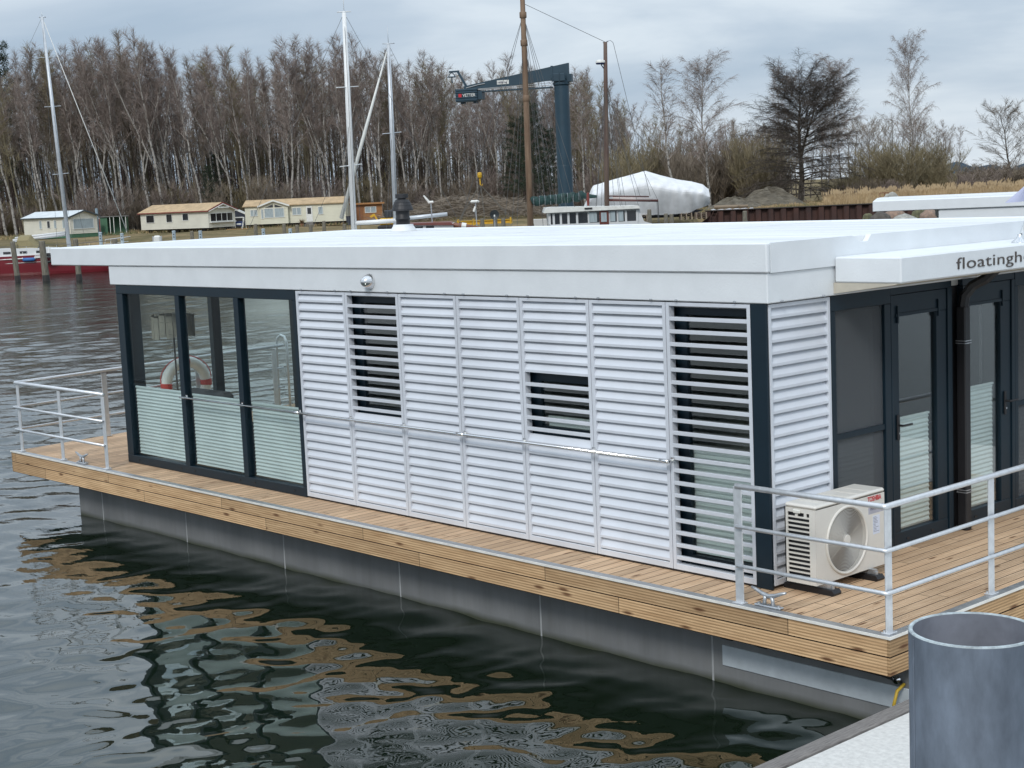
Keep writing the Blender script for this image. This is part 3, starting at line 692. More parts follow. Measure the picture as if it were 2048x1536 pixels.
# the harbour water is a modelled wave surface near the pier; rings and spokes get coarser with distance
rs=np.random.RandomState(5)
NR,NC=900,440; r0w,r1w=3.0,170.0
rr_w=r0w*np.exp(np.linspace(0,math.log(r1w/r0w),NR)); aa=np.radians(np.linspace(-42,42,NC))
fx,fy=FH.x,FH.y; rx,ry=RH.x,RH.y
RR,AA=np.meshgrid(rr_w,aa,indexing='ij')
X=CAM.x+RR*(np.cos(AA)*fx+np.sin(AA)*rx); Y=CAM.y+RR*(np.cos(AA)*fy+np.sin(AA)*ry)
dist=np.hypot(X-1.0,Y+5.0); far=np.clip((dist-7.5)/14.0,0,1); far=far*far*(3-2*far)
far=np.maximum(far,np.clip((Y-5.5)/3,0,1))
Z=np.zeros_like(X); sp_r=RR*math.log(r1w/r0w)/NR; sp_a=RR*math.radians(84)/NC
def waves(n,l0,l1,spread,rms):
    out=np.zeros_like(X)
    for i in range(n):
        lam=math.exp(rs.uniform(math.log(l0),math.log(l1))); k=2*math.pi/lam; th=math.pi/2+rs.normal(0,spread)+.15
        kx=k*(math.cos(th)*rx+math.sin(th)*fx); ky=k*(math.cos(th)*ry+math.sin(th)*fy)
        fade=np.clip((lam/(2.4*np.maximum(sp_r*abs(math.sin(th)),sp_a*abs(math.cos(th)))+1e-9))-1.0,0,1)
        out+=fade*(rms*math.sqrt(2.0/n)/k)*np.sin(kx*X+ky*Y+rs.uniform(0,6.28))
    return out
calm=waves(50,.14,.95,.8,.058); chop=waves(60,.16,1.15,.6,.17); swell=waves(10,1.8,6,.5,.014)
gust=.75+.35*np.sin(X*.23+Y*.11)*np.sin(Y*.19-X*.07+1)
Z=WZ+calm*(1-far)+chop*far*gust+swell
Z[-1,:]=WZ-.3
co=np.stack([X,Y,Z],-1).reshape(-1,3).astype(np.float32)
idx=np.arange(NR*NC).reshape(NR,NC); q=np.stack([idx[:-1,:-1],idx[:-1,1:],idx[1:,1:],idx[1:,:-1]],-1).reshape(-1,4).astype(np.int32)
me=bpy.data.meshes.new('water'); me.vertices.add(len(co)); me.vertices.foreach_set('co',co.ravel()); me.loops.add(q.size); me.loops.foreach_set('vertex_index',q.ravel())
me.polygons.add(len(q)); me.polygons.foreach_set('loop_start',np.arange(0,q.size,4,dtype=np.int32)); me.polygons.foreach_set('loop_total',np.full(len(q),4,np.int32)); me.polygons.foreach_set('use_smooth',np.ones(len(q),bool)); me.update(calc_edges=True); me.validate()
wm=water_mat(); me.materials.append(wm); wo=bpy.data.objects.new('water',me); COL.objects.link(wo); tag(wo,kind='structure')
mb=MB(); s_=9000; mb.add([(-s_,-s_,WZ-.14),(s_,-s_,WZ-.14),(s_,s_,WZ-.14),(-s_,s_,WZ-.14)],[(0,1,2,3)])
tag(mb.build('open_water',wm),kind='structure')
wd=bpy.data.worlds.new('World'); scn.world=wd; wd.use_nodes=True; nt=wd.node_tree; nt.nodes.clear()
SUN_EL=R(40); SUN_AZ=R(150)
out=N(nt,'ShaderNodeOutputWorld'); bg=N(nt,'ShaderNodeBackground',i={'Strength':.10}); L(nt,bg,'Background',out,'Surface')
sky=N(nt,'ShaderNodeTexSky',sky_type='NISHITA',sun_disc=False,sun_elevation=SUN_EL,sun_rotation=SUN_AZ,air_density=1.0,dust_density=2.0)
tc=N(nt,'ShaderNodeTexCoord'); sep=N(nt,'ShaderNodeSeparateXYZ'); L(nt,tc,'Generated',sep,'Vector')
mp=N(nt,'ShaderNodeMapping'); mp.inputs['Scale'].default_value=(1.6,1.6,9.0); mp.inputs['Rotation'].default_value=(R(2),R(-3),0); mp.inputs['Location'].default_value=(.3,.1,.35); L(nt,tc,'Generated',mp,'Vector')
cn=N(nt,'ShaderNodeTexNoise',i={'Scale':1.55,'Detail':7,'Roughness':.52,'Distortion':.35}); L(nt,mp,'Vector',cn,'Vector')
cr=ramp(nt,[(.34,(3.9,4.9,6.1)),(.46,(5.0,5.9,6.95)),(.56,(6.5,7.3,8.1)),(.68,(8.0,8.6,9.1))]); L(nt,cn,'Fac',cr,'Fac')
# a thick overcast is brighter towards the zenith
zr=N(nt,'ShaderNodeMapRange',i={'From Min':.12,'From Max':.9,'To Min':1.0,'To Max':1.75}); L(nt,sep,'Z',zr,'Value')
cc=N(nt,'ShaderNodeVectorMath',operation='SCALE'); L(nt,cr,'Color',cc,0); L(nt,zr,'Result',cc,'Scale')
mx=N(nt,'ShaderNodeMix',data_type='RGBA',i={0:.90}); L(nt,sky,'Color',mx,6); L(nt,cc,0,mx,7); L(nt,mx,2,bg,'Color')
sl=bpy.data.lights.new('sun','SUN'); sl.energy=1.5; sl.angle=R(14); sl.color=(1,.98,.95)
so_=bpy.data.objects.new('sun',sl); COL.objects.link(so_)
# sun_rotation turns clockwise from +Y seen from above
sd=Vector((math.sin(SUN_AZ)*math.cos(SUN_EL),math.cos(SUN_AZ)*math.cos(SUN_EL),math.sin(SUN_EL)))
so_.rotation_euler=(-sd).to_track_quat('-Z','Y').to_euler()
scn.view_settings.view_transform='Standard'; scn.view_settings.look='None'; scn.view_settings.exposure=.14; scn.view_settings.gamma=1
scn.cycles.max_bounces=8; scn.cycles.transparent_max_bounces=24; scn.cycles.caustics_reflective=False; scn.cycles.caustics_refractive=False
scn.cycles.use_denoising=True
# ================================================================ LAND
def ground_z(px,d):
    z=GZ
    if px>1380:
        t=min(1,max(0,(px-1380)/700)); 
        d=min(d,245); z+= max(0,(d-150))/60*1.0*t
        z+= (max(0,t-.72)*2.4+max(0,t-.84)*6)*min(1,max(0,(d-185)/70))
    return z
land_m,nt_,out_=nodes('shore_ground')
b_=N(nt_,'ShaderNodeBsdfPrincipled',i={'Roughness':.95,'Specular IOR Level':.1}); g_=N(nt_,'ShaderNodeNewGeometry')
n1=N(nt_,'ShaderNodeTexNoise',i={'Scale':.16,'Detail':7,'Roughness':.6}); L(nt_,g_,'Position',n1,'Vector')
r1=ramp(nt_,[(.32,(.11,.10,.045)),(.5,(.19,.155,.085)),(.66,(.29,.22,.125))]); L(nt_,n1,'Fac',r1,'Fac')
n2=N(nt_,'ShaderNodeTexNoise',i={'Scale':2.2,'Detail':5}); L(nt_,g_,'Position',n2,'Vector')
r2=ramp(nt_,[(.3,(.6,.6,.6)),(.7,(1.15,1.1,1.05))]); L(nt_,n2,'Fac',r2,'Fac')
mm_=N(nt_,'ShaderNodeMix',data_type='RGBA',blend_type='MULTIPLY',i={0:1.0}); L(nt_,r1,'Color',mm_,6); L(nt_,r2,'Color',mm_,7); L(nt_,mm_,2,b_,'Base Color'); L(nt_,b_,'BSDF',out_,'Surface')
mb=MB(); vs=[];fs=[]
cols=[-1400+60*i for i in range(80)]
def shore_d(px):
    if px<300: return 150
    if px<1395: return 136
    return 143.2
rows=[0,2,5,12,22,34,48,65,85,115,160,240,400,800,2500,6000]
for px in cols:
    for k,rw in enumerate(rows):
        d=shore_d(px)+rw
        z=WZ-.6 if k==0 else (ground_z(px,d) if not (k==1 and px<1395) else GZ-.25)
        if px>=1395 and k==0: z=GZ+.15
        if px>=1395 and k in(1,2): z=GZ+.15
        if 0<k: z+= .12*math.sin(px*.013+rw*.3)
        vs.append(W(px,d,z))
nr=len(rows)
for i in range(len(cols)-1):
    for j in range(nr-1): a=i*nr+j; fs.append((a,a+nr,a+nr+1,a+1))
mb.add(vs,fs); tag(mb.build('ground',land_m,smooth=True),kind='structure')
# far hills, distance haze painted into their blue base colour
mb=MB(); vs=[];fs=[]
for i in range(90):
    px=1840+i*14; h=20+7*math.sin(i*.37)+6*math.sin(i*1.3+1)+random.uniform(-1.5,1.5)
    for d,z in ((3800,-1),(3900,h*.8),(4200,h),(4600,-1)): vs.append(W(px,d,z))
for i in range(89):
    for j in range(3): a=i*4+j; fs.append((a,a+4,a+5,a+1))
mb.add(vs,fs); tag(mb.build('hills',mat('hazed_far_hills',(.05,.08,.11),1,spec=0,scale=.02)),kind='structure')
# ================================================================ TREES
m_bark_b,nt_,out_=nodes('birch_bark')
b_=N(nt_,'ShaderNodeBsdfPrincipled',i={'Roughness':.8}); tc_=N(nt_,'ShaderNodeTexCoord')
mp_=N(nt_,'ShaderNodeMapping'); mp_.inputs['Scale'].default_value=(1.5,1.5,1.0); L(nt_,tc_,'Object',mp_,'Vector')
n_=N(nt_,'ShaderNodeTexNoise',i={'Scale':2.6,'Detail':3,'Roughness':.7}); L(nt_,mp_,'Vector',n_,'Vector')
r_=ramp(nt_,[(.40,(.055,.048,.042)),(.47,(.28,.26,.235)),(.7,(.39,.37,.34))]); L(nt_,n_,'Fac',r_,'Fac')
L(nt_,r_,'Color',b_,'Base Color'); L(nt_,b_,'BSDF',out_,'Surface')
m_bark_d=mat('dark_bark',(.12,.10,.08),.9,c2=(.065,.055,.045),scale=3)
m_bark_o=mat('olive_bark',(.25,.22,.14),.9,c2=(.14,.12,.08),scale=2)
m_br_b=mat('birch_branch',(.40,.35,.31),.9,c2=(.22,.18,.16),scale=1)
m_tw_p=mat('purple_twigs',(.28,.225,.20),.95,c2=(.18,.145,.125),scale=.5)
m_tw_b=mat('brown_twigs',(.25,.205,.155),.95,c2=(.16,.13,.10),scale=.5)
m_tw_o=mat('olive_twigs',(.25,.21,.12),.95,c2=(.17,.14,.085),scale=.5)
m_tw_d=mat('dark_twigs',(.085,.068,.056),.95,c2=(.05,.042,.036),scale=.5)
m_tw_w=mat('willow_twigs',(.20,.17,.14),.95,c2=(.13,.11,.09),scale=.5)
m_need=mat('pine_needles',(.028,.048,.022),.9,c2=(.012,.022,.012),scale=.6)
def twig(m_,p,d,l,w,mi,droop=0):
    d=d.normalized(); s=d.cross(Vector((random.uniform(-1,1),random.uniform(-1,1),random.uniform(-1,1))))
    if s.length<.05: s=d.orthogonal()
    s=s.normalized()*w*.5; q=p+d*l*.55; e=q+(d+Vector((0,0,-droop))).normalized()*l*.45
    m_.add([p-s,p+s,q+s*.7,q-s*.7,e],[(0,1,2,3),(3,2,4)],mi)
def branch(m_,p,d,l,r0,n,wob,curve,mi,sides=3):
    "polyline branch; returns points and directions"
    pts=[p.copy()]; dirs=[d.normalized()]; c=p.copy(); d=d.normalized()
    for i in range(n):
        d=(d+Vector((random.uniform(-wob,wob),random.uniform(-wob,wob),random.uniform(-wob,wob)+curve*(i/n)))).normalized()
        c=c+d*(l/n); pts.append(c.copy()); dirs.append(d.copy())
    m_.tube(pts,[r0*(1-.85*i/n) for i in range(n+1)],sides,mi,cap=False)
    return pts,dirs
def tree_mesh(kind,H,seed,dens=1.0):
    random.seed(seed)
    K=dict(forest=dict(r=.15,start=.46,nb=20,ang=(16,36),bl=.17,cv=.0,nsub=6,sl=.34,ntw=12,tl=(.5,1.1),tw=.020,droop=.15,fork=.45,wob=.10),
      birch=dict(r=.15,start=.38,nb=24,ang=(25,48),bl=.20,cv=-.06,nsub=7,sl=.30,ntw=9,tl=(.7,1.3),tw=.026,droop=.45,fork=.35,wob=.09),
      hero=dict(r=.17,start=.30,nb=34,ang=(22,55),bl=.25,cv=-.18,nsub=9,sl=.32,ntw=13,tl=(.6,1.3),tw=.022,droop=1.2,fork=.4,wob=.10),
      slim=dict(r=.10,start=.30,nb=26,ang=(18,32),bl=.16,cv=.04,nsub=6,sl=.35,ntw=8,tl=(.6,1.2),tw=.026,droop=.1,fork=.3,wob=.06),
      round=dict(r=.24,start=.16,nb=22,ang=(30,75),bl=.42,cv=.10,nsub=9,sl=.30,ntw=10,tl=(.6,1.1),tw=.026,droop=.1,fork=.0,wob=.12),
      weep=dict(r=.40,start=.10,nb=95,ang=(30,78),bl=.44,cv=-.12,nsub=13,sl=.26,ntw=14,tl=(.5,1.2),tw=.022,droop=.9,fork=1,wob=.10))[kind]
    tr=MB(); cr=MB()
    leaders=[]
    n=12; p=Vector((0,0,-.3)); d=Vector((0,0,1)); pts=[p.copy()]; lean=Vector((random.uniform(-.05,.05),random.uniform(-.05,.05),0))
    for i in range(n):
        d=(Vector((0,0,1))+lean+Vector((random.uniform(-K['wob'],K['wob']),random.uniform(-K['wob'],K['wob']),0))*.9).normalized()
        p=p+d*(H+.3)/n; pts.append(p.copy())
    rad=[K['r']*H/20*(1.25 if i==0 else 1)*(1-.9*(i/n)**.9)+.012 for i in range(n+1)]
    tr.tube(pts,rad,7,0,cap=False); leaders.append((pts,rad,K['start']))
    if random.random()<K['fork']*1.6:
        for _ in range(random.choice((1,1,2))):
            k=random.randint(4,6); a=random.uniform(0,2*PI); q=pts[k]; dd=Vector((math.cos(a)*.35,math.sin(a)*.35,1)).normalized(); lp=[q.copy()]
            for i in range(7):
                dd=(dd+Vector((random.uniform(-.07,.07),random.uniform(-.07,.07),.07))).normalized(); q=q+dd*(H*(1-k/n)*.92)/7; lp.append(q.copy())
            rr_=[rad[k]*.7*(1-.88*i/7)+.01 for i in range(8)]; tr.tube(lp,rr_,6,0,cap=False); leaders.append((lp,rr_,.1))
    for li,(lp,rr_,st) in enumerate(leaders):
        nb=int(K['nb']*(1 if li==0 else .6)*dens)
        for b in range(nb):
            f=st+(1-st)*((b+random.random())/nb)**.9; f=min(.985,f)
            x=f*(len(lp)-1); k=int(x); q=lp[k].lerp(lp[k+1],x-k); a=b*2.4+random.uniform(-.5,.5)
            fh=q.z/H
            ang=R(random.uniform(*K['ang']))*(1.15-.45*fh) if kind!='weep' else R(random.uniform(80,100)-52*fh)
            shape={'birch':1.1-.65*fh,'hero':1.15-.7*abs(fh-.55)*1.2,'slim':1.05-.6*fh,'forest':1.15-.7*fh,'round':math.sqrt(max(.05,1-(2*fh-1)**2))*.8+.25,'weep':.92-.22*fh}[kind]
            l=H*K['bl']*shape*random.uniform(.7,1.15)
            dd=Vector((math.cos(a)*math.sin(ang),math.sin(a)*math.sin(ang),math.cos(ang)))
            bp,bd=branch(cr,q,dd,l,max(.016,rr_[k]*.42),6,.10,K['cv'] if kind!='weep' else -.42+.55*fh,1)
            ns=int(K['nsub']*dens**.5)
            for s in range(ns):
                x=(.22+.78*(s+random.random()*.8)/ns)*(len(bp)-1); kk=min(int(x),len(bp)-2); q2=bp[kk].lerp(bp[kk+1],x-kk)
                sd_=(bd[kk]+Vector((random.uniform(-.8,.8),random.uniform(-.8,.8),random.uniform(-.35,.6)))).normalized()
                sl_=l*K['sl']*random.uniform(.6,1.2)*(1.15-.5*x/6)
                sp2,sdv=branch(cr,q2,sd_,sl_,.017,3,.12,K['cv']*1.2,2)
                nt2=int(K['ntw']*dens**.5)
                for t in range(nt2):
                    x=(.1+.9*(t+random.random())/nt2)*3; k3=min(int(x),2); q3=sp2[k3].lerp(sp2[k3+1],min(1,x-k3))
                    td=(sdv[k3]+Vector((random.uniform(-.8,.8),random.uniform(-.8,.8),random.uniform(-.5,.5)-K['droop']*.5)))
                    twig(cr,q3,td,random.uniform(*K['tl']),K['tw'],2,K['droop'])
    return tr,cr
def make_tree(name,kind,H,seed,mt,mbr,mtw,label,cat='tree',dens=1.0):
    tr,cr=tree_mesh(kind,H,seed,dens)
    o=bpy.data.objects.new(name,None); COL.objects.link(o); tag(o,label,cat)
    a=tr.build('trunk',mt); a.parent=o
    b=cr.build('crown',[mtw,mbr,mtw]); b.parent=o
    return o
def hgt(px,ptop,d,zg=GZ): return ZP(px,ptop,d)-zg
USED=set(); HREAL={}
def real_h(t,H0):
    if t.name not in HREAL:
        zs=sorted(v.co.z for c in t.children for v in c.data.vertices); HREAL[t.name]=zs[int(len(zs)*.9985)]
    return HREAL[t.name]
def put(t,px,d,ptop,H0,label,group,rz=None,lean=0.0,zg=None):
    zg=ground_z(px,d) if zg is None else zg
    h=hgt(px,ptop,d,zg); s=h/real_h(t,H0)
    rz=random.uniform(0,2*PI) if rz is None else rz
    loc=W(px,d,zg-.1)
    # lean: radians towards the picture's left, about the view axis
    q=Matrix.Rotation(-lean,4,FH).to_quaternion()@Matrix.Rotation(rz,4,'Z').to_quaternion()
    if t.name not in USED: USED.add(t.name); o=t
    else: o=dup(t,loc)
    o.location=loc; o.rotation_euler=q.to_euler(); wd_=random.uniform(.9,1.15); o.scale=(s*wd_,s*wd_,s)
    o['label']=label
    if group: o['group']=group
    return o
B=[make_tree('birch_tree','forest' if i<6 else 'birch',20,100+i,m_bark_b,m_br_b,m_tw_p,'x') for i in range(9)]
S=[make_tree('bare_tree','slim',20,200+i,m_bark_o if i%2 else m_bark_d,m_bark_o if i%2 else m_bark_d,m_tw_o if i%2 else m_tw_b,'x') for i in range(4)]
Dk=[make_tree('bare_tree','round',16,300+i,m_bark_d,m_bark_d,m_tw_b,'x') for i in range(3)]
random.seed(5)
import bisect
TOP=[(-60,140),(0,128),(60,105),(110,95),(150,100),(200,75),(255,58),(300,62),(340,82),(400,92),(450,100),(500,100),(545,120),(590,80),(640,88),(700,78),(740,82),(790,118),(850,118),(900,130),(960,138),(1010,122),(1050,130),(1090,165),(1140,150),(1180,140),(1230,195),(1300,225),(1400,235),(1500,240),(1560,240),(1640,235),(1700,215),(1780,225),(1850,240),(1890,262)]
def top_at(px):
    for (a,ya),(b,yb) in zip(TOP,TOP[1:]):
        if a<=px<=b: return ya+(yb-ya)*(px-a)/(b-a)
    return TOP[0][1] if px<TOP[0][0] else TOP[-1][1]
SEG=[(40,'at the far left edge of the wood'),(195,'behind the white roofed mobile home'),(275,'behind the green open shed'),(450,'behind the red trimmed mobile home'),(490,'behind the navy garden shed'),(700,'behind the long mobile home with a porch gable'),(800,'behind the orange timber cabin'),(960,'behind the white wind generator'),(1100,'behind the yellow lifting beam'),(1200,'behind the dark crane column'),(1400,'behind the tarpaulin covered boat'),(5000,'behind the rusty sheet pile wall')]
def seg(px):
    for a,s in SEG:
        if px<a: return s
def forest_row(x0,x1,step,d0,d1,mix,name,drop=0,lean=.09):
    x=x0
    while x<x1:
        t=random.choice(mix); px=x+random.uniform(-step*.4,step*.4); H0=16 if t in Dk else 20
        le=(lean if px<480 else lean*.25 if px<900 else 0)+random.uniform(-.03,.035)
        dd=random.uniform(d0,d1)
        tp=top_at(px)+random.triangular(-20,40,-4)+drop
        isb=t in B
        put(t,px+le*hgt(px,tp,dd)*F/dd*.75,dd,tp,H0,('white barked birch ' if isb else 'bare brown tree ')+name+' '+seg(px),('birches ' if isb else 'bare trees ')+name+' '+seg(px),lean=le)
        x+=step
forest_row(-30,1250,17,204,212,B[:6]*3+B[6:]+S,'in the front row')
forest_row(-40,1270,19,216,230,B[:6]+S+S+B[6:],'in the second row',drop=24)
forest_row(-40,1560,24,234,250,S+Dk+B,'in the back row',drop=48)
forest_row(1230,1560,26,205,222,Dk+S,'in the low thicket',drop=5)
forest_row(1500,1720,20,205,235,Dk,'in the middle line',drop=8)
forest_row(1700,1905,14,200,240,Dk,'in the thin line',drop=2)
# special trees
hero=make_tree('birch_tree','hero',20,777,m_bark_b,m_br_b,m_tw_p,'x',dens=1.4)
o_=put(B[6],1352,168,116,20,'tall birch to the left behind the white tarpaulin boat',None,lean=.05); o_.scale.x*=1.5; o_.scale.y*=1.5
o_=put(hero,1418,164,108,20,'tall drooping birch rising at the right end of the white tarpaulin boat',None,lean=.06); o_.scale.x*=1.35; o_.scale.y*=1.35
put(B[7],1168,150,135,20,'birch standing just right of the dark crane column',None,lean=.0)
o_=put(hero,1834,190,66,20,'tallest lone birch with a thin white trunk above the reeds',None,lean=.07); o_.scale.x*=.78; o_.scale.y*=.78
wp=make_tree('weeping_tree','weep',15,42,m_bark_d,m_bark_d,m_tw_d,'x','tree')
o_=put(wp,1602,176,118,15,'big dark weeping tree with branches hanging to the ground by the sheet pile wall',None); o_.scale.x*=1.5; o_.scale.y*=1.5
put(hero,1655,196,112,20,'pale birch crown rising behind the big dark weeping tree',None,lean=-.10)
put(B[7],1572,196,125,20,'slighter pale birch behind the left half of the big dark weeping tree',None,lean=.05)
wl=make_tree('willow_tree','round',14,61,m_bark_d,m_bark_d,m_tw_w,'x','tree',dens=1.5)
o_=put(wl,2025,205,192,14,'leaning bare willow with a fan shaped crown on the dune',None,lean=.16); o_.scale.x*=1.35; o_.scale.y*=1.35
put(Dk[1],2070,215,198,16,'second bare willow just right of the leaning one on the dune',None,lean=.02)
put(B[2],1893,205,238,20,'small slim birch between the tall lone birch and the dune',None)
put(B[6],1916,212,250,20,'smaller birch at the right end of the bushes beside the dune',None,lean=-.04)
# bushes
def bush_mesh(seed,H,n,mt,mtw,spread=.55):
    random.seed(seed); c=MB()
    for i in range(n):
        a=random.uniform(0,2*PI); t=random.uniform(.02,spread); d=Vector((math.cos(a)*t,math.sin(a)*t,1)); q=Vector((math.cos(a)*random.uniform(0,.6),math.sin(a)*random.uniform(0,.6),-.1))
        bp,bd=branch(c,q,d,H*random.uniform(.55,1.05),.03,4,.09,.02,0)
        for s in range(12):
            x=(.15+.85*random.random())*4; k=min(int(x),3); q2=bp[k].lerp(bp[k+1],x-k)
            p2,d2=branch(c,q2,bd[k]+Vector((random.uniform(-.7,.7),random.uniform(-.7,.7),random.uniform(0,.4))),random.uniform(.5,1.2),.014,2,.1,0,1)
            for t_ in range(5): twig(c,p2[random.randint(0,1)],d2[1]+Vector((random.uniform(-.7,.7),random.uniform(-.7,.7),random.uniform(-.1,.5))),random.uniform(.3,.8),.022,1,0)
    return c
def make_bush(seed,H,n,mt,mtw,label,spread=.55):
    o=bush_mesh(seed,H,n,mt,mtw,spread).build('bush',[mt,mtw]); return tag(o,label,'bush')
BU=[make_bush(1,4,46,m_bark_o,m_tw_o,'x'),make_bush(2,4,40,m_bark_d,m_tw_b,'x'),make_bush(3,4,46,m_bark_d,m_tw_p,'x',.75)]
def putb(i,px,d,ptop,label,group,w=1.0,zg=None):
    t=BU[i]; zg=ground_z(px,d) if zg is None else zg; s=hgt(px,ptop,d,zg)/4.1; loc=W(px,d,zg)
    if t.name not in USED: USED.add(t.name); o=t
    else: o=t.copy(); COL.objects.link(o)
    o.location=loc; o.rotation_euler=(0,0,random.uniform(0,6.28)); o.scale=(s*w,s*w,s); o['label']=label; o['group']=group
random.seed(8)
for i,(px,d,tp,k) in enumerate([(1500,185,335,1),(1530,188,328,2),(1560,186,330,1),(1660,190,322,0),(1690,186,318,0),(1720,190,300,0),(1750,188,282,0),(1775,192,270,0),(1800,186,275,0),(1850,190,262,0),(1868,196,270,0),(1700,180,345,2),(1740,180,338,1),(1780,180,335,2),(1815,180,342,1),(1880,186,298,0),(1900,182,318,0),(1925,180,325,2),(1955,182,322,1),(1985,184,332,2)]):
    nm=['olive stemmed','brown twiggy','purplish twiggy'][k]
    tp+=24+random.uniform(-10,14)
    putb(k,px,d,tp,nm+' bush in the thicket '+('left of the lone birch' if px<1800 else 'right of the lone birch'),nm+' bushes '+('left' if px<1800 else 'right')+' of the lone birch',w=1.25)
for i in range(34):
    px=-20+37*i+random.uniform(-8,8); k=random.choice((0,1,1,2)); nm=['olive stemmed','brown twiggy','purplish twiggy'][k]
    putb(k,px,random.uniform(203,213),hor(px)-random.uniform(5,60),nm+' undergrowth bush '+seg(px),nm+' undergrowth bushes '+seg(px),w=1.1)
for i in range(12):
    px=1935+17*i; k=random.choice((1,1,2)); d=random.uniform(186,236); nm=['','brown twiggy','purplish twiggy'][k]
    putb(k,px,d,hor(px)-random.uniform(4,22)+2,nm+' low scrub bush on the dune',nm+' scrub on the dune',w=2.2)
for i in range(14):
    px=1240+24*i; k=random.choice((0,1,1)); nm=['olive stemmed','brown twiggy'][k]
    putb(k,px,random.uniform(180,200),hor(px)-random.uniform(60,110),nm+' tall bush '+seg(px),nm+' tall bushes '+seg(px),w=1.0)
# conifers
def conifer(name,seed,H,lab,sparse=False):
    random.seed(seed); o=bpy.data.objects.new(name,None); COL.objects.link(o); tag(o,lab,'tree')
    t=MB(); t.tube([(0,0,-.3),(.1,0,H*.5),(0,.1,H)],[.2,.14,.03],7,0,cap=False); a=t.build('trunk',m_bark_d); a.parent=o
    c=MB()
    for i in range(90):
        f=.25+.75*(i/90) ; z=H*f; a_=i*2.4; rad_=(H*.20*(1.15-f)**.7+.3)*random.uniform(.6,1.15)
        e=Vector((math.cos(a_)*rad_,math.sin(a_)*rad_,z+random.uniform(-.2,.8))); q=Vector((0,0,z-.3)); c.tube([q,e],[.04,.015],3,0,cap=False)
        for k in range(5):
            cc_=q.lerp(e,.45+.14*k)+Vector((random.uniform(-.25,.25),)*3)
            for t_ in range(22):
                dd=Vector((random.gauss(0,1),random.gauss(0,1),random.gauss(.4,.8))); twig(c,cc_+dd*.1,dd,random.uniform(.25,.5),.055,1)
    b=c.build('crown',[m_bark_d,m_need]); b.parent=o; return o
pn=conifer('pine_tree',9,18,'x')
put(pn,1068,196,205,18,'dark green pine behind the tall wooden mast','pines behind the marina'[:0] or None)
put(pn,1100,198,255,18,'lower dark green pine between the wooden mast and the crane column',None)
put(pn,1040,205,232,18,'dark green pine just left of the wooden mast',None)
o_=put(pn,24,232,84,18,'pine poking above the birches at the left edge',None); o_.scale.x*=.6; o_.scale.y*=.6
put(pn,436,214,305,18,'small dark evergreen among birches above the red trimmed home',None)
put(pn,420,208,330,18,'smallest dark evergreen beside the other small evergreen',None)
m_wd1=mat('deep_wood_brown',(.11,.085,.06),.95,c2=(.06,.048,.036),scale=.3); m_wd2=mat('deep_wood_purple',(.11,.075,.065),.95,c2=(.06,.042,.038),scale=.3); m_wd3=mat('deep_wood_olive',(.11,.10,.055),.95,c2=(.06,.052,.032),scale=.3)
# deep wood seen between the trunks : one mass
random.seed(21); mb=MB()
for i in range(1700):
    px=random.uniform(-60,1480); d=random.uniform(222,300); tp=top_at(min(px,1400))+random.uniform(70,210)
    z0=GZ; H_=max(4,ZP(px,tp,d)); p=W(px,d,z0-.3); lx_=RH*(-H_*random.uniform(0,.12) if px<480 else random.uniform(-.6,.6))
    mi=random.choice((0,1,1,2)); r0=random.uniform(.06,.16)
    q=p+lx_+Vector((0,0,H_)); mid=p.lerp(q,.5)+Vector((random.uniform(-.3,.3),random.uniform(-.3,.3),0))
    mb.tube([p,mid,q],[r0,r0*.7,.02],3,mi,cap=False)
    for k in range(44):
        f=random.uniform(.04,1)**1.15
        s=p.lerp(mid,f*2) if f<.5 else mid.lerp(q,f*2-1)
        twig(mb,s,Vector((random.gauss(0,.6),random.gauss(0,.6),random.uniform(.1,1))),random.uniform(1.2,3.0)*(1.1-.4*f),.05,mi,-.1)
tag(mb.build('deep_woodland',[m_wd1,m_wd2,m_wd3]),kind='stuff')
# dense brush heaps, reeds, grass : uncountable
random.seed(22); mb=MB()
for i in range(4200):
    px=random.uniform(745,1120); d=random.uniform(178,196); h=3.6*math.sin(PI*(px-735)/400)*random.uniform(.1,1)
    p=W(px,d,GZ+h*.8); a=random.uniform(0,2*PI); twig(mb,p,Vector((math.cos(a),math.sin(a),random.uniform(-.3,.35))),random.uniform(1.2,3.2),.055,random.choice((0,0,1)))
tag(mb.build('brushwood_heap',[m_tw_b,m_tw_w]),'tangled heap of brown cut branches along the wood edge','brushwood',kind='stuff')
m_reed=mat('dry_reed',(.42,.30,.16),.9,c2=(.25,.175,.095),scale=.4); m_reed2=mat('pale_reed',(.50,.38,.23),.9,c2=(.33,.24,.14),scale=.4)
random.seed(23); mb=MB()
for i in range(34000):
    px=random.uniform(1480,2110); d=random.triangular(150,182,158) if px>1600 else random.uniform(146,166)
    if 1550<px<1640 and d<160: continue
    cl=.5+.5*math.sin(px*.11)*math.sin(px*.043+d*.3)
    p=W(px,d,ground_z(px,d)); h=random.uniform(.4,1.65)*(.45+.6*cl)*(1 if px>1650 else .4)
    s=RH*.022; e=p+Vector((random.uniform(-.35,.35),random.uniform(-.35,.35),h))
    mb.add([p-s,p+s,e+s*.6,e-s*.6],[(0,1,2,3)],random.choice((0,0,1)))
    if h>1.3: mb.add([e-RH*.06,e+RH*.06,e+RH*.05+Vector((0,0,.25))],[(0,1,2)],1)
tag(mb.build('reeds',[m_reed,m_reed2]),'pale dry reed bed in front of the thicket','reeds',kind='stuff')
mb=MB(); random.seed(24)
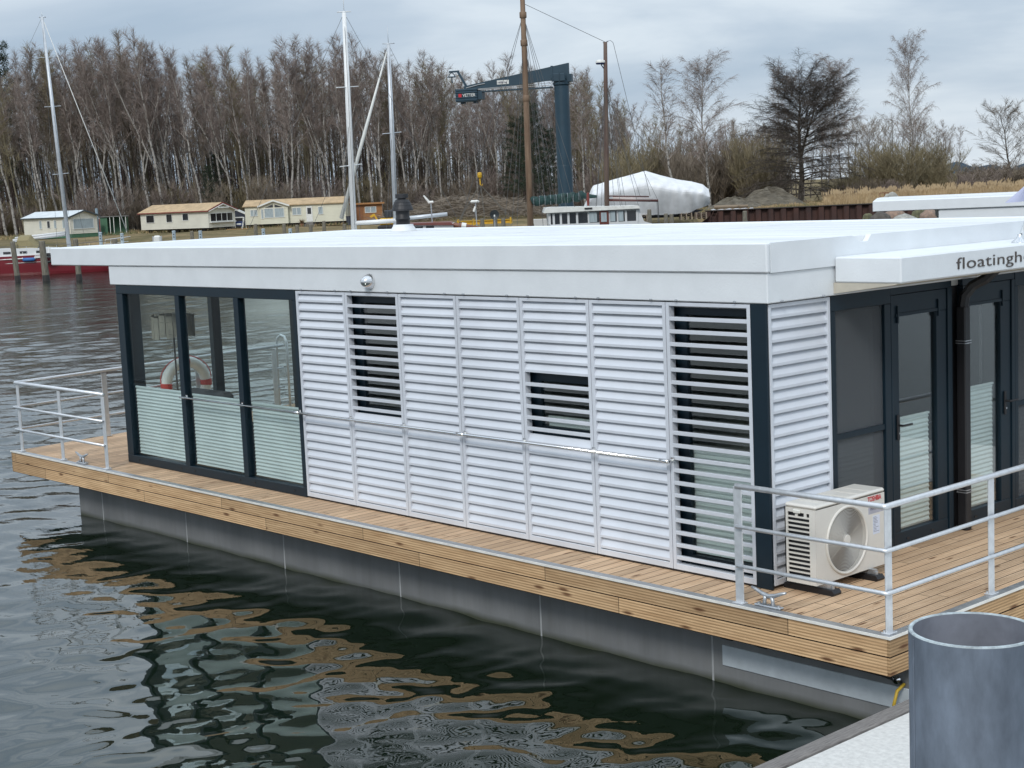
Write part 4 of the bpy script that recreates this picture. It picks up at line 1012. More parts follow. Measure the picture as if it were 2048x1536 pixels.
for i in range(26000):
    z=random.random()
    if z<.35: px=random.uniform(-40,1300); d=random.uniform(186,204); h=random.uniform(.15,.5)
    elif z<.8: px=random.uniform(1400,1750); d=random.uniform(144,172); h=random.uniform(.15,.6)
    else: px=random.uniform(1880,2110); d=random.uniform(182,270); h=random.uniform(.2,.8)
    p=W(px,d,ground_z(px,d)+.05); s=RH*.03; e=p+Vector((random.uniform(-.3,.3),random.uniform(-.3,.3),h)); mb.add([p-s,p+s,e],[(0,1,2)],random.choice((0,1,2)))
tag(mb.build('rough_grass',[m_reed,mat('green_grass',(.10,.115,.04),.9),mat('dull_grass',(.19,.165,.085),.9)]),kind='stuff')
# earth mounds
for k,(px,d,w_,h,lab) in enumerate([(1470,160,5.6,1.5,'grey brown earth mound right beside the white tarpaulin boat'),(1535,166,6.5,2.2,'larger grey brown earth mound between the first mound and the weeping tree')]):
    mb=MB(); c=W(px,d,GZ-.2); vs=[];fs=[]; random.seed(30+k)
    for i in range(13):
        for j in range(25):
            r_=i/12; a=2*PI*j/24; z=h*(math.cos(r_*PI)+1)/2*(1+.15*math.sin(a*3+k)+.12*math.sin(a*7+r_*9)); vs.append(c+RH*(math.cos(a)*r_*w_)+FH*(math.sin(a)*r_*3)+Vector((0,0,z+random.uniform(-.06,.06))))
    for i in range(12):
        for j in range(24): a=i*25+j; fs.append((a,a+25,a+26,a+1))
    mb.add(vs,fs); tag(mb.build('earth_mound',mat('mound_soil',(.17,.15,.115),.95,c2=(.07,.06,.045),scale=1.2,stretch=(1,1,3),bump=.15,bscale=2)),lab,'earth mound','earth mounds')
# ================================================================ SHORE AND HARBOUR THINGS
m_cream=mat('cream_siding',(.65,.625,.53),.6,var=.08,scale=.8)
m_cream2=mat('yellow_siding',(.65,.63,.50),.6,var=.08,scale=.8)
m_tanroof=mat('tan_roof_tiles',(.47,.34,.20),.8,var=.25,scale=1.5)
m_whiteroof=mat('pale_roof_sheet',(.62,.66,.68),.6,var=.15,scale=.7)
m_trimr=mat('red_trim',(.20,.045,.035),.6); m_trimg=mat('dark_trim',(.05,.06,.065),.6); m_trimw=mat('white_trim',(.72,.72,.68),.5)
m_win=mat('dark_window',(.015,.016,.02),.08,spec=.9,var=.3,scale=1.2)
m_curt=mat('window_curtain',(.34,.40,.42),.5,var=.3,scale=5,stretch=(4,4,.4))
m_green=mat('green_paint',(.06,.15,.085),.6,var=.2); m_navy=mat('navy_wood',(.022,.028,.045),.6)
def local(px,d,z,a=0): return Matrix.Translation(W(px,d,z))@Matrix.Rotation(YAW+a,4,'Z')
def thing(name,T,label,cat,group=None):
    o=bpy.data.objects.new(name,None); COL.objects.link(o); o.matrix_world=T; return tag(o,label,cat,group)
def part(m_,name,mt,parent,smooth=False):
    o=m_.build(name,mt,None,smooth); o.parent=parent; return o
def window(m_parent,x0,x1,z0,z1,y,face,curt=False,div=0,fr_=m_trimw,axis='x'):
    "a framed window on the plane y (axis x) or x (axis y); face=-1 looks towards -axis"
    f=MB(); g=MB(); t=.06
    def bx(m_,a,b,c,d,o0,o1):
        lo,hi=sorted((y+face*o0,y+face*o1))
        if axis=='x': m_.box(a,b,lo,hi,c,d)
        else: m_.box(lo,hi,a,b,c,d)
    bx(f,x0-t,x1+t,z1,z1+t,-.01,.05); bx(f,x0-t,x1+t,z0-t,z0,-.01,.06); bx(f,x0-t,x0,z0,z1,-.01,.05); bx(f,x1,x1+t,z0,z1,-.01,.05)
    for k in range(div): xx=x0+(x1-x0)*(k+1)/(div+1); bx(f,xx-.035,xx+.035,z0,z1,-.01,.045)
    fo=part(f,'window',fr_,m_parent); bx(g,x0,x1,z0,z1,-.01,.02); g=part(g,'pane',m_curt if curt else m_win,fo); return fo
def siding(m_,x0,x1,y0,y1,z0,z1):
    m_.box(x0,x1,y0,y1,z0,z1); n=int((z1-z0)/.18)
    for i in range(n):
        z=z0+.18*i
        m_.add([(x0-.018,y0-.018,z),(x1+.018,y0-.018,z),(x1+.002,y0-.002,z+.17),(x0-.002,y0-.002,z+.17)],[(0,1,2,3)])
        m_.add([(x1+.018,y0-.018,z),(x1+.018,y1,z),(x1+.002,y1,z+.17),(x1+.002,y0-.002,z+.17)],[(0,1,2,3)])
def gable_home(px,d,a,Lh,Wh,label,wall,roofm,trim,wins,endwin,hz=2.35,rise=.75,base=.45,skirt=None):
    "long side along local x facing -y; gable end at +x"
    T=local(px,d,GZ,a); o=thing('mobile_home',T,label,'mobile home','mobile homes along the wood')
    m_=MB(); siding(m_,0,Lh,0,Wh,base,hz+.1)
    m_.prism([(0,hz+.1),(Wh,hz+.1),(Wh/2,hz+rise)],'x',.02,Lh)
    part(m_,'wall',wall,o)
    m_=MB(); e=.25
    m_.prism([(-e,hz+.10-.05),(Wh/2,hz+rise+.02),(Wh/2,hz+rise+.10),(-e,hz+.14)],'x',-e,Lh+e)
    m_.prism([(Wh+e,hz+.05),(Wh+e,hz+.14),(Wh/2,hz+rise+.10),(Wh/2,hz+rise+.02)],'x',-e,Lh+e)
    part(m_,'roof',roofm,o)
    m_=MB(); m_.prism([(-e-.02,hz),(Wh/2,hz+rise-.06),(Wh/2,hz+rise+.13),(-e-.02,hz+.17)],'x',Lh+e+.002,Lh+e+.07)
    m_.prism([(Wh+e+.02,hz),(Wh+e+.02,hz+.17),(Wh/2,hz+rise+.13),(Wh/2,hz+rise-.06)],'x',Lh+e+.002,Lh+e+.07)
    m_.box(-e,Lh+e,-e-.06,-e-.002,hz+.0,hz+.13)
    part(m_,'roof_trim',trim,o)
    for (x0,x1,z0,z1,c_,dv) in wins: window(o,x0,x1,base+z0,base+z1,-.02,-1,c_,dv)
    for (y0,y1,z0,z1,c_,dv) in endwin: window(o,y0,y1,base+z0,base+z1,Lh+.02,1,c_,dv,axis='y')
    m_=MB()
    if skirt: m_.box(.02,Lh-.02,.02,Wh-.02,0,base-.01)
    else:
        m_.box(.3,Lh-.3,.4,Wh-.4,.28,base-.01)
        for x in (1,Lh*.5,Lh-1.2): m_.lathe([(.0,-.1),(.32,-.1),(.32,.1),(0,.1)],(x,.5,.32),14,axis='y')
    part(m_,'underframe',skirt or m_black,o)
    return o
# A: white roofed, at the left
A=gable_home(46,187,R(-37),8.9,3.9,'small cream mobile home with a pale roof and green skirt, leftmost of the three',m_cream,m_whiteroof,m_trimg,
  [(3.1,3.5,.75,1.65,True,0),(4.6,5.1,.8,1.6,False,0),(5.9,6.3,.75,1.65,True,0),(7.5,8.3,.75,1.65,True,0)],[(.4,3.3,.6,1.7,True,0)],skirt=m_green)
# B: red trimmed with gable bay
Bh=gable_home(280,189,R(-33),11.2,4.6,'cream mobile home with tan roof and dark red gable trim, middle of the three',m_cream,m_tanroof,m_trimr,
  [(1.0,2.3,.85,1.7,False,0),(4.4,5.3,.85,1.75,False,0),(7.1,8.0,1.0,1.75,False,0)],[(.35,4.1,.75,1.65,False,3)],rise=.95)
m_=MB(); m_.tube([(11.5,-.2,2.35),(11.5,2.3,3.2),(11.5,4.8,2.35)],.06,6); m_.box(11.42,11.6,1.4,3.2,2.72,2.85); part(m_,'gable_board',m_trimw,Bh)
m_=MB(); m_.box(11.22,11.55,.2,4.4,1.02,1.12); part(m_,'bay_sill',m_trimw,Bh)
# C: long one with porch gable
T=local(489,190,GZ,R(-3)); C3=thing('mobile_home',T,'long yellow cream mobile home with tan roof, porch gable and white door','mobile home','mobile homes along the wood')
m_=MB(); Lc,Wc=12.4,3.9; base=.5; siding(m_,0,Lc,0,Wc,base,2.7); m_.prism([(0,2.7),(Wc,2.7),(Wc/2,3.35)],'x',.02,Lc); siding(m_,2.0,5.4,-.55,-.03,base,2.62); m_.prism([(2.0,2.62),(5.4,2.62),(3.7,3.25)],'y',-.55,.6); part(m_,'wall',m_cream2,C3)
m_=MB(); e=.25
for s in (0,1):
    a_,b_=( -e,Wc/2) if s==0 else (Wc+e,Wc/2)
    q=[(a_,2.66),(b_,3.4),(b_,3.48),(a_,2.76)]; m_.prism(q if s==0 else q[::-1],'x',-e,Lc+e)
for s in (0,1):
    a_,b_=(1.75,3.7) if s==0 else (5.65,3.7)
    q=[(a_,2.60),(b_,3.30),(b_,3.38),(a_,2.70)]; m_.prism(q if s==0 else q[::-1],'y',-.8,.9)
part(m_,'roof',m_tanroof,C3)
m_=MB()
for s in (0,1):
    a_,b_=(1.72,3.7) if s==0 else (5.68,3.7); q=[(a_,2.54),(b_,3.22),(b_,3.42),(a_,2.73)]; m_.prism(q if s==0 else q[::-1],'y',-.86,-.802)
part(m_,'roof_trim',m_trimw,C3)
for (x0,x1,z0,z1,c_,dv,y_) in ((.7,1.5,1.55,2.25,True,1,-.02),(2.15,2.35,1.2,2.3,True,0,-.57),(2.55,3.6,1.3,2.35,True,0,-.57),(3.8,4.9,1.3,2.35,True,0,-.57),(5.9,6.9,1.5,2.3,True,1,-.02),(9.1,9.6,1.45,2.3,True,0,-.02)): window(C3,x0,x1,z0,z1,y_,-1,c_,dv)
m_=MB(); m_.prism([(2.6,2.5),(3.6,2.5),(3.6,2.86)],'y',-.60,-.552); m_.prism([(3.8,2.5),(4.8,2.5),(3.8,2.86)],'y',-.60,-.552); part(m_,'gable_window',m_win,C3)
m_=MB(); m_.box(7.55,8.35,-.07,-.02,.55,2.45,bev=.02); dd_=part(m_,'door',m_trimw,C3)
m_=MB(); m_.box(7.72,8.18,-.09,-.072,1.5,2.25,bev=.03); part(m_,'pane',m_win,dd_)
m_=MB(); m_.box(.3,Lc-.3,.3,Wc-.4,.2,base-.01); [m_.lathe([(.0,-.1),(.3,-.1),(.3,.1),(0,.1)],(x,.5,.3),14,axis='y') for x in (1.5,6,10.5)]; part(m_,'underframe',m_black,C3)
m_=MB(); m_.box(7.3,8.6,-1.0,-.1,.0,.28); m_.box(7.5,8.4,-.6,-.1,.281,.5); part(m_,'step',m_greyw,C3)
m_=MB(); m_.lathe([(0,0),(.22,0),(.25,.35),(.20,.36)],(6.9,-.7,0),12); 
T=local(601,188.5,GZ); pl_=thing('potted_shrub',T,'brown dried shrub in a pot beside the white door','plant'); 
m_=MB(); m_.lathe([(0,0),(.22,0),(.27,.38),(.22,.38),(0,.34)],(0,0,0),12); part(m_,'pot',mat('clay_pot',(.25,.12,.07),.8),pl_)
m_=MB(); random.seed(4)
for i in range(120): twig(m_,Vector((0,0,.4)),Vector((random.gauss(0,.7),random.gauss(0,.7),1)),random.uniform(.3,.75),.05,0)
part(m_,'foliage',mat('dry_leaf',(.20,.14,.08),.9),pl_)
T=local(449,187.5,GZ,0); o=thing('garden_swing',T,'pale framed garden swing seat with a blue cushion in front of the navy shed','garden swing')
for x in (0,2.0):
    m_=MB(); m_.tube([(x-.0,-.6,0),(x+.25,0,1.45),(x+.4,.6,0)],.045,6); part(m_,'frame',m_trimw,o)
m_=MB(); m_.tube([(.2,0,1.45),(2.3,0,1.45)],.045,6); part(m_,'top_bar',m_trimw,o)
m_=MB(); m_.box(.45,2.05,-.25,.25,.42,.55,bev=.04); m_.box(.45,2.05,.2,.3,.5,1.0,bev=.03); part(m_,'seat',mat('cushion_blue',(.03,.05,.14),.8),o)
m_=MB(); m_.box(.5,1.1,-.27,.0,.551,.7,bev=.06); m_.box(1.3,1.9,-.27,.1,.551,.75,bev=.06); part(m_,'blanket',m_trimw,o)
T=local(450,184,GZ,R(-4)); o=thing('timber_beam',T,'orange timber beam lying on the grass in front of the garden swing','timber beam')
m_=MB(); m_.box(0,2.6,0,.25,0,.16,bev=.01); part(m_,'plank',mat('fresh_timber',(.42,.22,.08),.7),o)
T=local(690,187,GZ,0); o=thing('wheelie_bin',T,'dark bin standing between the long home and the timber cabin','bin')
m_=MB(); m_.prism([(.05,0),(.5,0),(.56,1.0),(0,1.0)],'y',0,.6); part(m_,'body',m_navy,o); m_=MB(); m_.box(-.03,.6,-.05,.65,1.001,1.06,bev=.02); part(m_,'lid',m_black,o)
# navy shed, green open shed, orange cabin
T=local(447,192,GZ,R(0)); o=thing('garden_shed',T,'small navy garden shed with pale roof edge between two mobile homes','shed','garden sheds')
m_=MB(); m_.box(0,2.6,0,2.4,0,1.75); m_.prism([(0,1.75),(2.6,1.75),(1.5,2.3)],'y',0,2.4); part(m_,'wall',m_navy,o)
m_=MB(); m_.prism([(-.15,1.70),(1.5,2.32),(1.5,2.40),(-.15,1.78)],'y',-.12,2.5); m_.prism([(2.75,1.70),(2.75,1.78),(1.5,2.40),(1.5,2.32)],'y',-.12,2.5); part(m_,'roof',m_trimw,o)
m_=MB(); m_.box(1.3,2.3,-.05,-.002,.1,1.45); dd_=part(m_,'door',m_black,o)
m_=MB(); m_.box(1.27,1.33,-.07,-.052,.1,1.5); m_.box(2.27,2.33,-.07,-.052,.1,1.5); m_.box(1.34,2.26,-.07,-.052,1.44,1.5); part(m_,'door_frame',m_trimw,dd_)
T=local(196,190,GZ,R(6)); o=thing('open_shed',T,'green open fronted lean-to shed with pale posts beside the white roofed home','shed','garden sheds')
m_=MB(); m_.box(0,3.3,1.6,1.7,.2,2.2); m_.box(0,.08,0,1.6,.2,2.2); m_.box(3.2,3.3,0,1.6,.2,2.2); m_.box(.09,1.0,.0,.06,.2,2.15); part(m_,'wall',m_green,o)
m_=MB(); m_.box(-.15,3.45,-.15,1.85,2.2,2.29); part(m_,'roof',mat('grey_felt',(.18,.18,.17),.9),o)
for x in (.02,1.3,1.75,2.5,3.2):
    m_=MB(); m_.box(x,x+.07,-.09,-.01,.2,2.19); part(m_,'post',m_trimw,o)
m_=MB(); m_.box(-.1,3.6,-.6,1.7,0,.19); part(m_,'floor_deck',m_green,o)
T=local(186,189,GZ,R(6)); o=thing('red_screen',T,'dark red privacy screen between the white roofed home and the green shed','screen')
m_=MB(); [m_.box(.12*i,.12*i+.11,0,.04,.3,2.05) for i in range(6)]; part(m_,'panel',m_trimr,o)
m_=MB(); m_.box(-.05,.0,-.02,.06,0,2.1); m_.box(.72,.78,-.02,.06,0,2.1); part(m_,'post',m_greyw,o)
T=local(193,186,GZ,0); o=thing('grey_post',T,'thick blue grey steel post in front of the green shed','post')
m_=MB(); m_.lathe([(.17,0),(.17,3.3),(0,3.32)],n=16); part(m_,'shaft',mat('bluegrey_steel',(.20,.26,.30),.6),o); m_=MB(); m_.lathe([(.21,0),(.21,.05),(.17,.06)],n=16); part(m_,'base_flange',m_galv,o)
m_or=mat('orange_timber',(.33,.15,.055),.7,var=.25,scale=1.2,stretch=(.3,.3,5))
T=local(694,193,GZ,R(5)); o=thing('timber_cabin',T,'orange brown timber cabin with a flat roof right of the long mobile home','cabin')
m_=MB(); siding(m_,0,4.3,0,3,0,2.35); part(m_,'wall',m_or,o)
m_=MB(); m_.box(-.3,4.6,-.4,3.2,2.35,2.55); part(m_,'roof',mat('cabin_fascia',(.36,.17,.06),.7),o)
window(o,2.2,3.5,1.35,2.0,-.02,-1,True,1)
m_=MB(); m_.box(1.0,1.9,-.06,-.02,.05,2.1); part(m_,'door',mat('cabin_door',(.24,.10,.04),.7),o)
# sheet pile wall
T=local(1410,143,GZ,R(-1.5)); o=thing('sheet_pile_wall',T,'rusty brown corrugated steel sheet pile wall along the shore','quay wall')
m_rust=mat('rust_steel',(.085,.038,.028),.85,c2=(.035,.02,.018),scale=1.1,stretch=(1,1,.4)); m_=MB(); vs=[];fs=[]; x=0; pts=[]
while x<24: pts+= [(x,0),(x+.42,0),(x+.58,.34),(x+1.0,.34)]; x+=1.16
for q in pts: vs+= [(q[0],q[1],-1.6),(q[0],q[1],.52)]
for i in range(len(pts)-1): fs.append((2*i,2*i+2,2*i+3,2*i+1))
m_.add(vs,fs); m_.prism([(0,-1.6),(0,.52),(.6,.52)],'y',.36,.5)
part(m_,'sheet',m_rust,o)
m_=MB(); m_.box(-.1,24,-.08,.5,.522,.60); part(m_,'capping',mat('dark_cap',(.05,.04,.035),.8),o)
m_=MB(); m_.box(-1.2,.0,.3,6,-1.5,.3); m_.prism([(-1.6,-1.4),(0,-1.4),(0,.5)],'y',-.02,.3); part(m_,'return_wall',m_rust,o)
T=local(1419,142.6,-1.0,0); o=thing('quay_ladder',T,'thin rusty ladder leaning on the left end of the sheet pile wall','ladder')
for x in (0,.4):
    m_=MB(); m_.tube([(x-.6,-.2,0),(x+.35,.1,1.75)],.025,6); part(m_,'rail',m_rust,o)
m_=MB(); [m_.tube([(-.6+.95*k/6,-.2+.05*k,1.75*k/6),(-.2+.95*k/6,-.2+.05*k,1.75*k/6)],.018,5) for k in range(1,6)]; part(m_,'rungs',m_rust,o)
# white sheets on bank, log pile
T=local(1421,146.5,GZ+.35,0); o=thing('rolled_sheet',T,'crumpled white plastic sheet lying along the bank above the rusty wall','plastic sheet')
m_=MB(); random.seed(6); m_.tube([(i*.25,.1*math.sin(i*1.3),.12+.05*math.sin(i*2.1)) for i in range(17)],[.10+.05*random.random() for i in range(17)],7); part(m_,'sheet',cloth('plastic_white',(.72,.73,.76),.3),o,True)
for k in range(9):
    T=local(1428+7*(k%5)+random.uniform(-2,2),151+random.uniform(-1,1),GZ+.25+.32*(k//5)+.15,R(random.uniform(-12,12))); m_=MB(); r_=random.uniform(.13,.2); l_=random.uniform(1.6,3)
    o=thing('log',T,'cut log in the pile behind the white plastic sheet','log','cut logs piled behind the white plastic sheet'); m_.tube([(0,0,0),(l_,random.uniform(-.2,.2),.0)],[r_,r_*.9],9); part(m_,'trunk',mat('log_wood',(.22,.17,.12),.9),o)
# boulders
m_rock=mat('boulder_rock',(.27,.255,.225),.9,c2=(.13,.125,.10),scale=2.2,bump=.04,bscale=4)
m_rocks=[m_rock,mat('boulder_mossy',(.16,.155,.08),.9,c2=(.055,.055,.035),scale=3,bump=.05,bscale=4),mat('boulder_dark',(.12,.105,.09),.9,c2=(.05,.045,.04),scale=3,bump=.05,bscale=4),mat('boulder_pale',(.42,.41,.37),.9,c2=(.20,.20,.18),scale=2.5,bump=.05,bscale=4),mat('boulder_rosy',(.33,.22,.16),.9,c2=(.15,.12,.10),scale=3,bump=.05,bscale=4)]
def boulder(px,d,z,sx,sz,seed,label,grp):
    random.seed(seed); bm=bmesh.new(); bmesh.ops.create_icosphere(bm,subdivisions=3,radius=1)
    ph=[random.uniform(0,6) for _ in range(6)]
    for v in bm.verts:
        c=v.co; k=1+.16*math.sin(2.3*c.x+ph[0])+.14*math.sin(2.9*c.y+ph[1])+.12*math.sin(3.3*c.z+ph[2])+.05*math.sin(7*c.x+5*c.z+ph[3]); v.co=Vector((c.x*k*sx,c.y*k*sx*.8,max(-.5,c.z*k)*sz))
    me=bpy.data.meshes.new('boulder'); bm.to_mesh(me); bm.free(); me.materials.append(m_rocks[{50:1,51:2,52:4,53:3,54:1,55:4,56:4,70:3}.get(seed,0)]); me.polygons.foreach_set('use_smooth',[True]*len(me.polygons))
    o=bpy.data.objects.new('boulder',me); COL.objects.link(o); o.location=W(px,d,z); o.rotation_euler=(0,0,YAW); tag(o,label,'boulder',grp)
for i,(px,d,z,sx,sz,lab) in enumerate([(1737,128,-.45,.55,.55,'pale round boulder at the left end of the row below the white fascia'),(1758,126,-.45,.85,.75,'dark boulder second from the left in the shore row'),(1785,127,-.4,1.05,.8,'wide brownish boulder in the middle of the shore row'),(1815,125,-.5,1.15,.75,'large pale grey boulder with a flat top in the shore row'),(1838,127,-.4,.8,.9,'streaked upright boulder right of the large pale one'),(1856,126,-.4,.75,.85,'orange grey boulder at the right end of the shore row'),(1748,125,-.85,.6,.45,'low reddish boulder at the waterline under the shore row')]):
    boulder(px,d,z,sx,sz,50+i,lab,'boulders on the shore')
boulder(1779,139,GZ+.7,.75,.85,70,'pale pointed boulder standing beside the rusty steel frame',None)
for k in range(14): boulder(1868+14*k,127+random.uniform(-1,1),-.45,random.uniform(.7,1.1),random.uniform(.6,.9),80+k,'shore boulder hidden behind the neighbouring houseboat','boulders behind the neighbouring houseboat') if False else None
T=local(1759,140,GZ,0); o=thing('bank_railing',T,'small rusty square steel railing standing on the bank beside the pale boulder','railing')
m_=MB()
for x in (0,.42,.75): m_.box(x,x+.05,0,.05,0,1.55)
for z in (.35,1.5): m_.box(.051,.749,.005,.045,z,z+.05)
part(m_,'bars',mat('red_rust',(.16,.05,.035),.8),o)
# ---------------------------------------------------------------- tarpaulin covered boat
T=local(1160,137,GZ,R(-4)); o=thing('covered_boat',T,'big boat wrapped in white tarpaulin standing ashore on pallets','covered boat')
random.seed(12)
prof=[(.0,1.0,.8),(.7,2.4,1.6),(1.1,3.35,1.9),(2.6,3.75,2.1),(4.2,4.1,2.2),(5.8,4.5,2.3),(7.0,4.05,2.3),(8.6,3.6,2.3),(9.8,3.35,2.1),(10.8,3.05,1.9),(11.3,2.6,1.4)]
m_=MB(); ns=22; vs=[];fs=[]; nx=68
def pr_at(x):
    for (a,h,w),(b,h2,w2) in zip(prof,prof[1:]):
        if a<=x<=b: t=(x-a)/(b-a); return h+(h2-h)*t,w+(w2-w)*t
    return prof[-1][1:]
for i in range(nx+1):
    x=11.3*i/nx; h,w=pr_at(x)
    low=.55+.5*max(0,(1.5-x))+.35*max(0,x-9.3)
    for j in range(ns+1):
        t=j/ns*2-1; at=abs(t)
        if at<.5: z=h-(h*.24)*(at/.5); y=t/.5*w
        else:
            k=(at-.5)/.5; z=h*.76*(1-k)+low*k; y=math.copysign(w*(1.04-.36*k*k-.04*math.sin(k*3)),t)
        fold=(.10*math.sin(x*3.1+2.2*math.sin(t*4+x*.9))*math.sin(x*1.3+t*2)+.035*math.sin(x*9+2*math.sin(t*7))) if at>.42 else .02*math.sin(x*2+t*5)
        vs.append((x,y*(1+fold*.35)+fold*math.copysign(1,t)*.5,z+fold*.45+random.uniform(-.012,.012)))
for i in range(nx):
    for j in range(ns): a=i*(ns+1)+j; fs.append((a,a+ns+1,a+ns+2,a+1))
for i in (0,nx): fs.append(tuple(i*(ns+1)+j for j in range(ns+1)))
m_.add(vs,fs)
q=part(m_,'tarpaulin',cloth('tarp_white',(.88,.89,.90),.15),o,False); q.modifiers.new('s','SUBSURF').render_levels=1; q.modifiers['s'].levels=1
m_=MB(); m_.box(1,10.2,-.12,.12,.25,1.0); m_.prism([(.5,.8),(10.8,.8),(9.6,.4),(1.6,.4)],'y',-1.0,1.0); part(m_,'keel',mat('keel_dark',(.05,.05,.06),.7),o)
T2=[(1288+k*22,134.5) for k in range(3)]
for k,(px,d) in enumerate([(1270,134.9),(1360,134.8),(1390,134.8)]):
    t_=thing('pallet_stack',local(px,d,GZ+.02,R(5*k)),['wooden pallets under the left half of the tarpaulin boat','wooden pallets under the right half of the tarpaulin boat','outermost wooden pallets under the right end of the tarpaulin boat'][k],'pallets','pallet stacks under the covered boat')
    m_=MB()
    for j in range(4):
        for i in range(5): m_.box(.22*i,.22*i+.14,0,.9,.15*j+.1,.15*j+.13)
        for i in range(3): m_.box(.45*i,.45*i+.1,0,.9,.15*j,.15*j+.1)
    part(m_,'boards',mat('pallet_wood',(.30,.24,.18),.9),t_)
# ---------------------------------------------------------------- crane
m_cr=mat('crane_blue',(.018,.047,.070),.45,var=.15,scale=.8)
T=local(1131,122,GZ-.1,0); cr_=thing('jib_crane',T@Matrix.Rotation(R(-15),4,'Z'),'dark blue slewing jib crane on a thick round column','crane')
m_=MB(); m_.lathe([(.95,0),(.95,.06),(.62,.08),(.60,5.0),(.605,5.02),(.595,5.05),(.575,11.22),(.66,11.32),(.66,11.5),(.60,11.51),(.60,11.65),(0,11.66)],n=40); part(m_,'column',m_cr,cr_,False)
def cpart(m_,n,mt): o=part(m_,n,mt,cr_); o.location=(0,0,2.5); o.scale=(1.04,1,1); return o
m_=MB(); m_.prism([(.62,9.17),(.62,10.45),(-7.6,9.15),(-7.6,8.72),(-6.8,8.72),(-1.2,9.17)],'y',-.16,.16)
m_.box(-7.6,-.7,-.28,.28,8.60,8.70); m_.box(-.75,-.60,-.2,.2,9.3,10.3)
cpart(m_,'jib',m_cr)
m_=MB(); m_.box(-6.9,-.9,-.30,-.285,8.78,8.83); m_.tube([(-7.4,-.2,9.0),(-6.4,-.22,9.2),(-5.9,-.2,9.25)],.03,5); m_.tube([(-.8,-.25,9.0),(-3.,-.27,8.93),(-7.2,-.27,8.85)],.025,5); cpart(m_,'cable_track',mat('pale_cable',(.42,.42,.42),.6))
m_=MB(); m_.box(-.55,.45,-.75,-.62,9.05,9.65,bev=.03); m_.box(-.50,-.46,-.80,-.751,8.98,9.7); m_.box(0,.04,-.80,-.751,8.98,9.7); m_.box(.5,.85,-.3,.3,9.0,9.6); cpart(m_,'slewing_drive',m_cr)
m_=MB()
for z in (7.98,8.18,8.38,8.58,8.76): m_.box(-8.2,-6.45,-.55,.55,z,z+.16,bev=.03)
m_.box(-8.15,-6.5,-.5,.5,7.92,8.9); m_.box(-6.5,-6.1,-.4,.4,8.05,8.7); m_.box(-7.85,-7.6,-.3,.3,7.78,7.99); m_.box(-6.85,-6.62,-.3,.3,7.78,7.99)
tr_=cpart(m_,'trolley',m_cr)
def ctext(s,mt,x,z,size,y=-.57,nm='lettering',par_=None,sx=1):
    cu=bpy.data.curves.new(nm,'FONT'); cu.body=s; cu.size=size; cu.extrude=.008; cu.offset=.004; t=text_mesh(nm,cu,mt); t.parent=par_; t.location=(x,y,z); t.rotation_euler=(R(90),0,0); t.scale=(sx,1,1); return t
ctext('VETTER',m_trimw,-7.60,8.30,.34,y=-.565,par_=tr_,sx=.86)
m_=MB(); m_.box(-7.93,-7.68,-.575,-.56,8.28,8.54,bev=.004); part(m_,'logo',m_red,tr_)
m_=MB(); m_.box(-4.95,-4.02,-.19,-.165,9.12,9.44); sg=cpart(m_,'load_sign',m_trimw)
ctext('16000 kg',m_ink,-4.93,9.20,.205,y=-.2,par_=sg,sx=1.0)
m_=MB(); m_.prism([(-7.35,8.80),(-7.15,8.80),(-7.95,10.30),(-8.12,10.30)],'y',-.07,.07); m_.box(-8.75,-7.95,-.07,.07,10.28,10.42); cpart(m_,'arm',m_cr)
m_=MB(); m_.lathe([(.38,9.92),(.36,9.96),(.22,9.98),(.05,10.0)],(-8.55,0,0),16); m_.tube([(-8.8,0,9.96),(-8.72,0,10.18),(-8.55,0,10.28)],.035,6); m_.tube([(-8.3,0,9.96),(-8.38,0,10.18),(-8.55,0,10.28)],.035,6); m_.tube([(-8.55,0,9.95),(-8.55,0,9.55),(-8.48,0,9.48)],.05,6); cpart(m_,'anemometer_arm',m_cr)
# yellow hook block and beam
m_yel=mat('crane_yellow',(.62,.36,.02),.5,var=.15)
T=local(961,121,GZ,0); lb=thing('lifting_beam',T,'yellow lifting beam hung on slings from a yellow hook block','lifting beam')
zt=ZP(961,350,121)-GZ; zb_=ZP(961,445,121)-GZ
m_=MB(); m_.lathe([(0,zt+.22),(.16,zt+.18),(.19,zt),(.16,zt-.2),(.05,zt-.3)],n=12); m_.tube([(0,0,zt-.3),(.02,0,zt-.75),(.12,0,zt-.85),(.2,0,zt-.7)],.06,6); part(m_,'hook_block',m_yel,lb)
m_=MB()
for x in (-.06,.06): m_.tube([(x,0,zt+.2),(x-.35,-.1,7.9)],.012,4)
part(m_,'hoist_rope',m_black,lb)
m_=MB(); m_.box(-1.95,2.4,-.13,.13,zb_-.12,zb_-.06); m_.box(-1.95,2.4,-.13,.13,zb_+.14,zb_+.2); m_.box(-1.95,2.4,-.03,.03,zb_-.06,zb_+.14)
for x in (-1.9,-.7,.9,2.2): m_.box(x,x+.12,-.14,.14,zb_-.18,zb_+.34)
part(m_,'beam',m_yel,lb)
m_=MB()
for x in (-1.8,-1.7,2.15,2.3): m_.tube([(0,0,zt-.75),(x,.1,zb_+.3)],.022,4)
m_.tube([(.05,0,zt-.8),(.25,0,zb_+.2)],.03,5); part(m_,'sling',mat('sling_grey',(.16,.15,.13),.8),lb)
m_=MB(); m_.lathe([(.08,0),(.08,zb_-.19)],(-1.2,0,0),8); m_.lathe([(.08,0),(.08,zb_-.19)],(1.8,0,0),8); part(m_,'stand',m_yel,lb)
